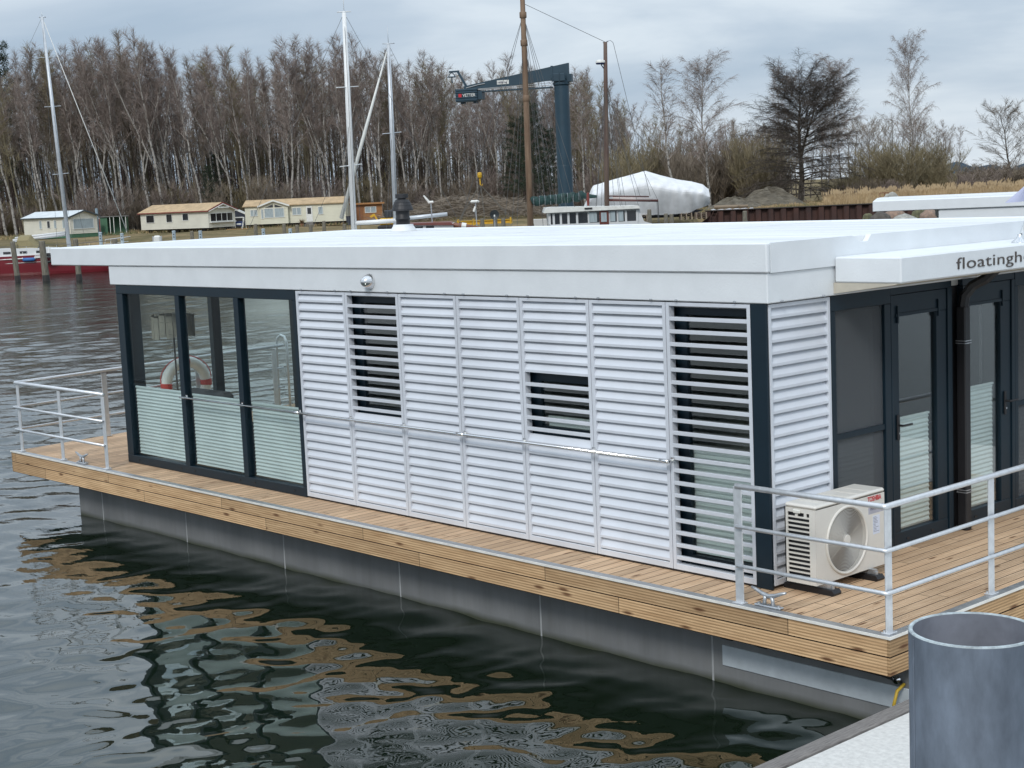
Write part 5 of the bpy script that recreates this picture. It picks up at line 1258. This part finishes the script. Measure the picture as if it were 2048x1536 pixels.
# ---------------------------------------------------------------- piles and dock furniture
def pile_tmpl():
    o=bpy.data.objects.new('mooring_post',None); COL.objects.link(o); tag(o,'x','mooring post')
    m_=MB(); random.seed(2); m_.lathe([(.17,-2),(.165,-.1),(.16,1.2),(.145,2.15),(.12,2.22),(0,2.19)],n=12); part(m_,'shaft',m_pilew,o,False)
    m_=MB(); m_.lathe([(.175,-2),(.176,.12),(.167,.34)],n=12); part(m_,'wet_base',mat('wet_wood',(.025,.022,.02),.4),o); return o
PT=pile_tmpl(); first=[True]
def pile(px,d,ptop,label,z0=WZ,group='weathered mooring posts',tilt=0,w=1.0):
    H_=(ZP(px,ptop,d)-z0)/2.2; loc=W(px,d,z0)
    o=PT if first[0] else dup(PT,loc); first[0]=False
    o.location=loc; o['label']=label; o['group']=group; o.scale=(w,w,H_); o.rotation_euler=Matrix.Rotation(-tilt,4,FH).to_euler(); return o
pile(25,93,483,'weathered wooden post left of the red yacht fender, leaning slightly',tilt=.06)
pile(82,92,482,'thick weathered wooden post in front of the tyre on the red yacht',w=1.25,tilt=.04)
pile(148,91,478,'weathered wooden post just left of the roof corner',tilt=.02)
pile(225,90,478,'weathered wooden post mostly hidden by the white fascia corner')
for px,d,tp,lab in [(380,140,462,'short wooden post in front of the red trimmed home'),(396,142,465,'thin short wooden post beside the first one'),(508,138,448,'broad wooden post at the left corner of the long home'),(565,140,448,'wooden post under the porch gable'),(591,141,450,'wooden post beside the potted shrub'),(618,138,449,'wooden post right of the white door'),(645,140,442,'wooden post near the right end of the long home'),(686,140,448,'wooden post behind the thick white mast'),(962,118,437,'wooden post under the yellow lifting beam, left one'),(988,116,436,'thick double wooden post under the satellite dish'),(1004,118,437,'wooden post under the yellow beam, right one'),(1297,116,419,'tall split wooden post in front of the tarpaulin boat'),(1330,118,427,'wooden post right of the tall split one'),(1341,118,428,'mossy wooden post touching its neighbour'),(1488,112,422,'mossy wooden post in front of the rusty sheet pile wall'),(1060,95,446,'dark wooden post below the green furled sail')]:
    pile(px,d,tp,lab,group='wooden posts along the shore',w=1.1)
def pedestal(px,d,tp,label):
    H_=ZP(px,tp,d)-(-.3); o=thing('power_pedestal',local(px,d,-.3,0),label,'power pedestal','marina power pedestals')
    m_=MB(); m_.lathe([(.15,0),(.14,H_-.12),(.16,H_-.1),(.16,H_-.02),(.08,H_),(0,H_)],n=12); part(m_,'body',mat('pedestal_blue',(.42,.50,.54),.5),o)
    m_=MB(); [m_.box(-.03,.05,-.165,-.14,H_-.35-.22*k,H_-.26-.22*k) for k in range(2)]; part(m_,'socket',m_black,o)
for px,tp,lab in [(197,464,'pale blue pedestal left of the furled forestay'),(240,466,'pale blue pedestal at the foot of the red yacht forestay'),(344,461,'pale pedestal at the left end of the red trimmed home'),(397,461,'pale pedestal in front of the home bay window'),(523,457,'pale pedestal at the left end of the long home'),(577,457,'pale pedestal under the long home porch')]: pedestal(px,128,tp,lab)
# floating jetty behind
T=local(-40,128,WZ,0); o=thing('jetty',T,'low floating jetty behind the red yacht','jetty'); m_=MB(); m_.box(0,34,0,2.0,.25,.45); part(m_,'deck',m_greyw,o); m_=MB(); [m_.box(3*i,3*i+2,.1,1.9,-.3,.24) for i in range(11)]; part(m_,'float',m_conc,o)
T=local(310,130,-.4,0); o=thing('lifebuoy_stand',T,'white box shaped lifebuoy stand in front of the red trimmed home','stand')
m_=MB(); m_.box(-.4,-.32,0,.06,0,1.3); m_.box(.32,.4,0,.06,0,1.3); part(m_,'leg',m_galv,o); m_=MB(); m_.box(-.3,.3,-.15,.2,.75,1.35,bev=.12); part(m_,'case',m_trimw,o)
# ---------------------------------------------------------------- boats
def hull(m_,Lh,bm,fb,sheer=.35,n=26,tr=.75,mis=(0,1,1)):
    "local x: stern 0 .. bow L ; waterline z=0"
    vs=[];fs=[]; lv=[(-.6,.45),(-.1,.88),(.12,.93),(.5,.97),(1.0,1.0)]
    for i in range(n+1):
        t=i/n; w=bm/2*(math.sin(min(1,(t*.80+.22))*PI)**.75 if t<.98 else .02); w=bm/2*max(.015,(1-((t-.42)/.58)**2.2) if t>.42 else tr+(1-tr)*(1-((.42-t)/.42)**2))
        top=fb+sheer*((t-.35)/.65)**2*(1 if t>.35 else .4)
        x=Lh*t
        for (h,k) in lv:
            z=h*top if h>0 else h; xx=x+(.07*Lh*(h-1)*max(0,(t-.8)/.2) if True else 0); vs.append((xx,-w*k,z))
        for (h,k) in reversed(lv):
            z=h*top if h>0 else h; xx=x+(.07*Lh*(h-1)*max(0,(t-.8)/.2)); vs.append((xx,w*k,z))
    q=2*len(lv)
    for i in range(n):
        for j in range(q-1):
            a=i*q+j; mi=mis[1] if j in (3,5) else (mis[2] if j==4 else mis[0]); m_.add([],[]); fs.append(((a,a+q,a+q+1,a+1),mi))
    o=len(m_.v); 
    for f,mi in fs: m_.f.append(tuple(i+o for i in f)); m_.mi.append(mi)
    m_.f.append(tuple(o+j for j in range(q))); m_.mi.append(mis[0])
    m_.v.extend([tuple(m_.T@Vector(v)) if m_.T is not None else v for v in vs])
m_hred=mat('hull_red',(.17,.012,.02),.3,var=.15,scale=.5,coat=.3); m_hw=mat('hull_white',(.62,.63,.63),.4,var=.1,scale=.6); m_dk=mat('deck_pale',(.60,.60,.57),.6); m_mast=mat('mast_alu',(.60,.63,.66),.4,metal=.3,var=.12,scale=3); m_mw=mat('mast_white',(.80,.81,.80),.4,var=.06); m_wire=mat('rigging_wire',(.10,.10,.10),.5); m_hb=mat('hull_dark',(.03,.03,.04),.4)
def wire(m_,a,b,r=.010,n=3): m_.tube([a,b],r,n,cap=False)
# red yacht : bow to the right
T=local(-58+2,104,WZ,0); ry=thing('sailing_yacht',T,'red hulled sailing yacht with white deck moored behind wooden posts','sailing yacht')
Lr=10.6; m_=MB(); m_.T=Matrix.Translation((-3.2,0,0)); Lr=13.9; hull(m_,Lr,3.6,1.28,.25,mis=(0,0,1)); m_.T=None; hl=part(m_,'hull',[m_hred,m_dk],ry)
m_=MB(); m_.tube([(-3+13.2*k/20,-(1.82*(1-max(0,(k/20-.42)/.58)**2.2) if k/20>.42 else 1.75)-.02,1.0+.02*k*.5) for k in range(18)],.035,4); m_.tube([(-3+13.2*k/20,-(1.78*(1-max(0,(k/20-.42)/.58)**2.2) if k/20>.42 else 1.72)-.0,.72+.01*k) for k in range(17)],.022,4); part(m_,'stripe',m_trimw,hl)
m_=MB(); m_.prism([(-1.5,1.22),(6.6,1.3),(6.0,1.62),(4.0,1.78),(-1.5,1.75)],'y',-1.3,1.3); m_.box(-3.1,8.0,-1.72,1.72,1.16,1.27); cb_=part(m_,'coachroof',m_hw,ry)
for x in (1.2,2.3,3.4,4.5):
    m_=MB(); m_.box(x,x+.5,-1.33,-1.302,1.42,1.58,bev=.01); part(m_,'porthole',m_win,cb_)
mx_=6.35; rake=-.042
mt_=Vector((mx_+rake*14.3,0,ZP(76,44,104)-WZ)); mb0=Vector((mx_,0,1.5))
m_=MB(); m_.tube([mb0,mb0.lerp(mt_,.5),mt_],[.135,.125,.085],10); m_.tube([mt_,mt_+Vector((0,0,.35))],.02,5); m_.box(mt_.x-.2,mt_.x+.25,-.02,.02,mt_.z-.03,mt_.z+.03); ms_=part(m_,'mast',m_mast,ry,True)
m_=MB()
for f in (.33,.62,.83): q=mb0.lerp(mt_,f); m_.tube([q+Vector((-.45,-.35,-.02)),q,q+Vector((.45,.35,.05))],.022,4)
part(m_,'spreader',m_mast,ms_)
m_=MB(); m_.tube([(mx_-.2,0,2.55),(2.65,-.1,2.28)],.11,8); m_.tube([(mx_-.2,0,2.68),(2.8,-.1,2.44)],.08,8); part(m_,'boom',m_hw,ry,True)
m_=MB(); bow=Vector((10.6,0,1.65)); m_.tube([mt_.lerp(bow,.02),mt_.lerp(bow,.94)],[.02,.035],6); part(m_,'furled_foresail',m_trimw,ry,True)
m_=MB(); wire(m_,mt_,bow); wire(m_,mt_,Vector((-3.0,0,1.4))); 
for s in (-1,1):
    wire(m_,mt_,Vector((mx_-.3,s*1.75,1.3))); wire(m_,mb0.lerp(mt_,.62),Vector((mx_+.8,s*1.7,1.3)))
    m_.tube([(-3,s*1.6,1.85),(mx_,s*1.78,1.9),(9.5,s*.6,2.0)],.012,4)
part(m_,'rigging',m_wire,ry)
m_=MB()
for s in (-1,1): m_.tube([(8.9,s*.8,1.45),(9.0,s*.75,2.1),(10.3,s*.15,2.2),(10.5,0,2.22)],.018,5); m_.tube([(9.0,s*.75,1.8),(10.3,s*.2,1.9)],.014,5)
for x in (-2,0,2,4,6,8): m_.tube([(x,-1.72 if x<7 else -1.1,1.25),(x,-1.74 if x<7 else -1.1,1.9)],.012,4)
part(m_,'pulpit',m_rail,ry)
m_=MB(); m_.prism([(3.9,1.75),(5.3,1.8),(4.9,2.05),(4.5,2.5),(4.0,2.55),(3.85,2.2)],'y',-1.0,1.0); 
m_=MB(); vs=[];fs=[]
for i in range(7):
    a=PI*i/6
    for k,(x,h) in enumerate(((3.15,1.0),(3.9,1.0),(4.5,.25))): vs.append((x,-1.05*math.cos(a),1.62+h*math.sin(a)**.6))
for i in range(6):
    for k in range(2): a=i*3+k; fs.append((a,a+1,a+4,a+3))
m_.add(vs,fs); part(m_,'sprayhood',mat('tan_canvas',(.25,.21,.11),.9),ry)
m_=MB(); m_.box(2.75,3.2,-1.2,-.6,1.3,2.1,bev=.05); part(m_,'cockpit_cover',mat('tan_canvas2',(.28,.24,.14),.9),ry)
fd=thing('fender',local(50,102.2,WZ,0),'blue cylindrical fender on the side of the red yacht','fender')
m_=MB(); z=ZP(50,519,102.2)-WZ; m_.tube([(-.42,0,z),(-.34,0,z),(.34,0,z),(.42,0,z)],[.04,.13,.13,.04],10); part(m_,'body',mat('fender_blue',(.03,.13,.36),.5),fd,True)
m_=MB(); wire(m_,(-.42,0,z),(-.42,.15,z+.5),.012); wire(m_,(.42,0,z),(.42,.15,z+.5),.012); part(m_,'rope',m_trimw,fd)
ty=thing('tyre_fender',local(90,102.1,WZ,0),'black car tyre hung as a fender on the red yacht','tyre')
m_=MB(); z=ZP(90,516,102.1)-WZ; m_.tube([(.26*math.cos(2*PI*k/20),0,z+.26*math.sin(2*PI*k/20)) for k in range(21)],.09,8,cap=False); part(m_,'tread',m_black,ty,True); m_=MB(); wire(m_,(0,0,z+.3),(0,.2,z+.8),.012); part(m_,'rope',m_trimw,ty)
# two white-masted yachts hidden behind the roof (bows to the left)
def yacht(px,d,Lh,label,mastpx,mtop,mbot,rad,spread,mm,boom,furl=None,hull_m=m_hw):
    T=local(px,d,WZ,0); o=thing('sailing_yacht',T,label,'sailing yacht')
    k=d/F; ux=lambda p: (p-px)*k
    m_=MB(); m_.T=Matrix.Translation((ux(mastpx[1])+Lh*.52,0,0))@Matrix.Rotation(PI,4,'Z'); hull(m_,Lh,3.4,1.05,.2); part(m_,'hull',[hull_m,m_dk],o)
    x0=ux(mastpx[1]); m_=MB(); m_.prism([(x0-1.6,1.0),(x0+3.0,1.0),(x0+3.0,1.45),(x0-.9,1.4)],'y',-1.1,1.1); c_=part(m_,'coachroof',m_hw,o)
    for i in range(3):
        m_=MB(); m_.box(x0+.2+.9*i,x0+.7+.9*i,-1.13,-1.102,1.15,1.3); part(m_,'porthole',m_win,c_)
    zt_=ZP(mastpx[0],mtop,d)-WZ; xt=ux(mastpx[0])+(hor(mastpx[0])-mtop)*0; 
    # roll-free: the picture's own tilt is in the camera
    xt=x0+((mastpx[0]-mastpx[1])+(.0441+.0)*(mbot-mtop))*k*1.0
    a=Vector((x0,0,1.0)); b=Vector((xt,0,zt_)); m_=MB(); m_.tube([a,a.lerp(b,.6),b],[rad,rad*.95,rad*.7],12); m_.tube([b,b+Vector((0,0,.9))],.012,4); m_.box(b.x-.3,b.x+.3,-.015,.015,b.z+.02,b.z+.06); ma=part(m_,'mast',mm,o,True)
    m_=MB()
    for sp_ in spread:
        q=Vector((xt+(x0-xt)*(sp_-mtop)/(mbot-mtop),0,ZP(mastpx[0],sp_,d)-WZ)); m_.tube([q+Vector((-.42,-.6,-.05)),q,q+Vector((.42,.6,.05))],.022,5)
    part(m_,'spreader',mm,ma)
    m_=MB(); zb=ZP(boom[0],boom[1],d)-WZ; ze=ZP(boom[2],boom[3],d)-WZ; m_.tube([(x0+.1,0,zb),(ux(boom[2]),-.05,ze)],.095,8); part(m_,'boom',mm,o,True)
    m_=MB(); bw=Vector((x0-Lh*.46,0,1.2)); st=Vector((x0+Lh*.46,0,1.1)); wire(m_,b,bw); wire(m_,b,st)
    for s in (-1,1): wire(m_,b,Vector((x0+.2,s*1.6,1.1))); wire(m_,a.lerp(b,.6),Vector((x0-.5,s*1.6,1.1)))
    part(m_,'rigging',m_wire,o)
    if furl: m_=MB(); f_=Vector((ux(furl[0]),0,ZP(furl[0],furl[1],d)-WZ)); g=b+Vector((-.1,0,-.35)); g2=g.lerp(f_,.93); m_.tube([g,g.lerp(g2,.5),g2],[.03,.085,.10],8); part(m_,'furled_sail',m_trimw,o,True)
    return o
yacht(703,68,12,'sailing yacht with the tall white mast, thicker of the two in the middle',(690,704),34,462,.13,(178,332),m_mw,(712,446,790,441))
yacht(786,76,10.5,'sailing yacht with the shorter silver mast and white furled foresail',(777,788),95,455,.12,(268,),m_mast,(800,438,893,428),furl=(672,462))
# ketch with wooden masts
K=62; T=local(1180,K,WZ,0); kt=thing('motor_ketch',T,'old two masted ketch with wooden masts and white wheelhouse','ketch'); k_=K/F
KX=lambda p:(p-1180)*k_
KZ=lambda p,y: ZP(p,y,K)-WZ
m_=MB(); m_.T=Matrix.Translation((KX(1330),0,0))@Matrix.Rotation(PI,4,'Z'); hull(m_,11.5,3.8,1.35,.5); part(m_,'hull',[m_hw,m_dk],kt)
m_woodm=mat('mast_wood',(.25,.17,.11),.7,c2=(.13,.075,.045),scale=1.6,stretch=(4,4,.5))
zr_=KZ(1180,413)
m_=MB()
x0_,x1_=KX(1093),KX(1268); 
m_.box(x0_+.05,x1_,-1.25,1.25,1.3,zr_-.62); 
for x in (x0_+.0,KX(1101),KX(1115),KX(1130),KX(1147),KX(1170),KX(1193),KX(1210),KX(1227),KX(1243),x1_-.06): m_.box(x,x+.085,-1.24,1.24,zr_-.62,zr_-.16)
m_.box(x0_,x1_,-1.2,1.2,zr_-.2,zr_-.14)
wh=part(m_,'wheelhouse',m_hw,kt)
m_=MB(); m_.box(x0_+.1,x1_-.08,-1.2,1.2,zr_-.62,zr_-.2); part(m_,'wheelhouse_glass',m_win,wh)
m_=MB(); m_.prism([(x0_-.18,zr_-.16),(x0_-.12,zr_+.03),(x0_+.1,zr_+.05),(x1_+.05,zr_-.03),(x1_+.1,zr_-.14)],'y',-1.4,1.4); part(m_,'roof',m_trimw,wh)
m_=MB(); m_.box(KX(1193),KX(1211),-1.30,-1.26,1.3,zr_-.17); dk_=part(m_,'door',mat('mahogany',(.12,.03,.02),.4),wh)
m_=MB(); m_.box(KX(1196),KX(1207),-1.32,-1.302,zr_-.6,zr_-.24); part(m_,'pane',m_curt,dk_)
m_=MB()
for a_,b_ in ((1172,1188),(1213,1224),(1229,1240)): m_.box(KX(a_)+.02,KX(b_),-1.275,-1.255,zr_-.60,zr_-.21)
part(m_,'curtain',m_curt,wh)
m_=MB(); m_.box(KX(1164),KX(1179),-1.43,-1.402,zr_-.08,zr_-.02); part(m_,'name_plate',m_black,wh)
m_=MB(); m_.prism([(x1_,1.3),(x1_+.55,1.3),(x1_+.55,zr_-.75),(x1_+.25,zr_-.65),(x1_+.06,zr_-.12),(x1_,zr_-.12)],'y',-1.2,1.2); part(m_,'aft_coaming',m_hw,wh)
def kmast(pa,ya,pb,yb,r0,r1,nm):
    a=Vector((KX(pb),0,KZ(pb,yb))); b=Vector((KX(pb)+((pa-pb)+.0441*(yb-ya))*k_,0,KZ(pa,ya))); m_=MB(); m_.tube([a,a.lerp(b,.3),a.lerp(b,.72),b],[r0,r0,r0*.85,r1],12); return a,b,m_
a,b,m_=kmast(1038,-60,1058,470,.125,.085,'mast'); main_t=b; main_b=a
for yy in (38,92,200): q=b.lerp(a,(yy+60)/530); m_.lathe([(.125,-.12),(.14,-.1),(.14,.1),(.125,.12)],tuple(q),10)
part(m_,'main_mast',m_woodm,kt,True)
a2,b2,m_=kmast(1206,90,1212,430,.10,.075,'m'); part(m_,'mizzen_mast',mat('mizzen_wood',(.15,.11,.085),.7,c2=(.09,.05,.04),scale=1.6,stretch=(4,4,.5)),kt,True)
m_=MB(); m_.lathe([(.17,-.07),(.19,-.02)],(b2.x-.22,0,KZ(1197,128)-.03),16,1); m_.lathe([(.19,-.02),(.19,.06),(.12,.1),(0,.1)],(b2.x-.22,0,KZ(1197,128)-.03),16,0); m_.tube([(b2.x-.2,0,KZ(1197,134)),(b2.x+.02,0,KZ(1197,150))],.02,4,1); m_.box(b2.x-.2,b2.x,-.03,.03,KZ(1197,134),KZ(1197,132),1); part(m_,'radar_dome',[m_trimw,mat('radar_navy',(.02,.03,.09),.5)],kt,True)
m_=MB(); m_.tube([(b2.x-.1,0,b2.z-.02),(b2.x+.12,0,b2.z+.02)],.02,4); m_.tube([(b2.x+.05,0,b2.z+.03),(b2.x+.2,0,b2.z+.06),(b2.x+.3,0,b2.z-.02),(b2.x+.33,0,b2.z-.12)],.012,4); part(m_,'masthead_antenna',m_galv,kt)
# furled main sail in a green cover
p0=Vector((KX(1055),0,KZ(1055,404))); p1=Vector((KX(1168),0,KZ(1168,392))); p2=Vector((KX(1194),0,KZ(1194,393)))
m_=MB(); pts=[];rd=[]; random.seed(13)
for i in range(40): t=i/39; pts.append(p0.lerp(p1,.06+.94*t)+Vector((0,0,.03*math.sin(i*.9)))); rd.append((.185 if t<.97 else .15)+.018*math.sin(i*1.9)+random.uniform(-.012,.012))
m_.tube(pts,rd,14); m_.tube([p1,p2],[.12,.05],8)
part(m_,'furled_mainsail',mat('green_cover',(.018,.060,.055),.75,c2=(.008,.028,.026),scale=3,stretch=(1,1,2),bump=.02,bscale=7),kt,False)
m_=MB()
for i in range(9): q=p0.lerp(p1,.1+.1*i); m_.tube([(q.x,.2*math.cos(t_),q.z+.2*math.sin(t_)) for t_ in [2*PI*j/12 for j in range(13)]],.008,4,cap=False)
part(m_,'lashing',m_galv,kt)
m_=MB(); m_.tube([(KX(1212)+.05,0,KZ(1212,400)),(KX(1315),-.1,KZ(1315,401))],.05,8); m_.tube([(KX(1212)+.05,0,KZ(1212,392)),(KX(1297),-.1,KZ(1297,393))],.028,6); m_.tube([(KX(1225),0,KZ(1225,396)),(KX(1300),-.1,KZ(1300,398))],.055,8,1)
part(m_,'mizzen_boom',[mat('boom_red',(.10,.035,.03),.5),mat('boom_sail',(.50,.44,.42),.8)],kt,True)
m_=MB(); 
def wv(p,y): return Vector((KX(p),0,KZ(p,y)))
top=main_t.lerp(main_b,98/530)
for (pe,ye,yy) in ((935,470,0),(905,480,.3),(1095,470,.9),(1112,470,1.2),(1140,470,-.9),(1158,470,-1.2),(1085,470,.5),(1178,470,-1.2)): e=wv(pe,ye); e.y=yy; wire(m_,top,e,.010)
mid_=main_t.lerp(main_b,155/530)
for (pe,ye,yy) in ((1098,470,1.1),(1118,470,-1.1),(1132,470,1.2),(1030,470,.8),(1018,470,-.9),(1002,470,-.9)): e=wv(pe,ye); e.y=yy; wire(m_,mid_,e,.009)
wire(m_,main_t.lerp(main_b,75/530),b2,.011)
for (pe,ye,yy) in ((1262,470,1.0),(1285,470,-1.0),(1232,455,.9),(1240,455,-.9),(1250,455,.7),(1182,460,-1),(1190,455,1),(1196,455,-.8)): e=wv(pe,ye); e.y=yy; wire(m_,b2.lerp(a2,.22),e,.009)
wire(m_,Vector((b2.x+.33,0,b2.z-.12)),wv(1300,393),.010); wire(m_,b2.lerp(a2,.3),wv(1315,400),.008); wire(m_,b2.lerp(a2,.3),wv(1280,393),.008); wire(m_,wv(1315,402),wv(1316,455),.02); wire(m_,wv(1313,402),wv(1313,455),.008)
part(m_,'rigging',m_wire,kt)
m_=MB(); m_.lathe([(.0,-.0),(.045,.0),(.06,.25),(.045,.5),(0,.52)],(KX(1172),-1.2,zr_+.05),8); part(m_,'hanging_fender',m_trimr,kt)
# motor cruiser with mahogany cabin top (behind the roof)
K2=66; T=local(850,K2,WZ,0); mc=thing('motor_cruiser',T,'low cruiser with mahogany cabin top and rounded white framed windows','motor boat'); u2=lambda p:(p-850)*K2/F; z2=lambda p,y: ZP(p,y,K2)-WZ
m_=MB(); m_.T=Matrix.Translation((u2(950),0,0))@Matrix.Rotation(PI,4,'Z'); hull(m_,6.5,2.6,1.2,.3); part(m_,'hull',[m_hw,m_dk],mc)
m_=MB(); m_.box(u2(812),u2(905),-1,1,1.1,z2(860,447)); cb_=part(m_,'cabin',m_hw,mc)
m_=MB(); m_.prism([(u2(808),z2(808,449)),(u2(812),z2(808,446)),(u2(900),z2(900,443)),(u2(908),z2(908,449))],'y',-1.1,1.1); part(m_,'cabin_top',mat('mahogany_top',(.16,.05,.04),.5),cb_)
for p_ in (829,851): m_=MB(); m_.box(u2(p_),u2(p_+16),-1.03,-1.002,z2(850,470),z2(850,451),bev=.05); part(m_,'window',m_win,cb_)
m_=MB(); m_.tube([(u2(865),-.6,z2(865,446)),(u2(925),-.6,z2(925,451)),(u2(962),-.6,z2(962,456))],[.09,.11,.05],8); part(m_,'lowered_spar',mat('varnished_spar',(.20,.08,.045),.5),mc,True)
m_=MB(); m_.tube([(u2(921),-.6,z2(921,450)),(u2(930),-.6,z2(930,451.5))],[.13,.13],8); part(m_,'spar_band',m_trimw,mc)
m_=MB(); m_.tube([(u2(862),0,z2(862,447)),(u2(861),0,z2(861,407))],.03,6); 
wg=part(m_,'generator_pole',m_galv,mc)
m_=MB(); m_.tube([(u2(856),0,z2(856,405)),(u2(866),0,z2(866,404))],.06,8); m_.tube([(u2(858),0,z2(858,405)),(u2(847),0,z2(847,391))],[.06,.035],5); part(m_,'wind_generator',m_trimw,wg)
m_=MB(); m_.tube([(u2(951),0,z2(951,455)),(u2(950),0,z2(950,406))],.028,6); gp=part(m_,'radar_pole',m_galv,mc)
m_=MB(); m_.box(u2(940),u2(958),-.15,.15,z2(949,406),z2(949,400),bev=.05); part(m_,'radar_scanner',m_trimw,gp)
m_=MB(); m_.tube([(u2(946),0,z2(946,423)),(u2(950),0,z2(950,413))],.06,6); part(m_,'horn_speaker',m_trimw,gp)
dsh=thing('satellite_dish',local(987,64,WZ,0),'round dark satellite dish on a short pole','satellite dish'); z=ZP(987,429,64)-WZ
m_=MB(); vs=[(0,.10,z)]+[(.19*math.cos(2*PI*i/24),0,z+.2*math.sin(2*PI*i/24)) for i in range(24)]; m_.add(vs,[(0,1+i,1+(i+1)%24) for i in range(24)]); part(m_,'reflector',mat('dish_dark',(.02,.026,.03),.5),dsh)
m_=MB(); m_.tube([(0,.1,z),(0,.15,.8)],.025,6); part(m_,'pole',m_galv,dsh); m_=MB(); m_.tube([(0,0,z-.18),(0,-.22,z-.05)],.012,5); m_.lathe([(.0,-.03),(.03,-.03),(.03,.04),(0,.05)],(0,-.22,z-.05),8); part(m_,'receiver',m_trimw,dsh)
wb=thing('white_bollard',local(1058,72,WZ,0),'slim white rounded post left of the wheelhouse','post'); z=ZP(1058,436,72)-WZ
m_=MB(); m_.lathe([(.10,0),(.10,z-.1),(.06,z-.02),(0,z)],n=12); part(m_,'shaft',m_trimw,wb,True); m_=MB(); m_.lathe([(.14,.7),(.14,.78),(.1,.8)],n=12); part(m_,'collar',m_galv,wb)
# grey quay block behind ketch
T=local(1062,126,WZ,0); o=thing('concrete_slipway',T,'low grey concrete slipway wall behind the white wheelhouse','slipway'); m_=MB(); m_.box(0,3.2,0,2,-.5,1.75); part(m_,'block',m_quay,o); m_=MB(); m_.box(3.25,7,.3,2,-.5,1.4); part(m_,'lower_block',m_conc,o)
# yellow-orange digger parts behind the cabin
T=local(757,150,GZ,0); o=thing('mini_excavator',T,'small orange excavator beside the timber cabin','excavator')
m_=MB(); m_.box(0,1.6,-.6,.6,.45,1.1,bev=.12); part(m_,'body',m_yel,o); m_=MB(); m_.box(-.2,1.8,-.75,-.4,0,.42,bev=.15); m_.box(-.2,1.8,.4,.75,0,.42,bev=.15); part(m_,'track',m_black,o)
m_=MB(); m_.box(.5,1.3,-.45,.45,1.1,1.85,bev=.08); part(m_,'cab',m_win,o); m_=MB(); m_.prism([(0,.7),(-.5,1.6),(-.95,1.35),(-.8,1.2),(-.5,1.35),(-.15,.6)],'y',-.1,.1); part(m_,'arm',m_yel,o)
# neighbouring houseboat ---------------------------------------------------------------------------
D_N=34.5; T=local(1744.5,D_N,WZ,R(-14.5)); nb_=thing('neighbour_houseboat',T,'second white flat roofed floating house moored further back','houseboat')
zt=ZP(1744.5,402.3,D_N)-WZ
m_=MB(); m_.box(0,12,0,5.0,zt-.235,zt,bev=.012); part(m_,'fascia',m_white,nb_)
m_=MB(); m_.box(.07,11.9,.07,4.9,zt-.002,zt+.012); m_.box(.3,11.8,1.2,4.7,zt+.0121,zt+.022,bev=.004); part(m_,'roof',m_roof,nb_)
m_=MB(); m_.box(1.42,11.6,.05,4.6,zt-.47,zt-.236,bev=.006); part(m_,'wall_band',m_white,nb_)
m_=MB(); m_.box(1.5,11.5,.12,4.5,.80,zt-.471); part(m_,'wall',m_anth,nb_)
for x in (1.7,3.2,4.7,6.2,7.7,9.2):
    m_=MB(); m_.box(x,x+1.35,.09,.118,.95,zt-.6); part(m_,'window',m_win,nb_)
m_=MB(); m_.box(-.6,12.6,-.5,5.4,.52,.79); part(m_,'deck',m_deckedge,nb_); m_=MB(); m_.box(.2,12,-.1,5,-.6,.519); part(m_,'pontoon',m_conc,nb_)
print('objects',len(bpy.data.objects))
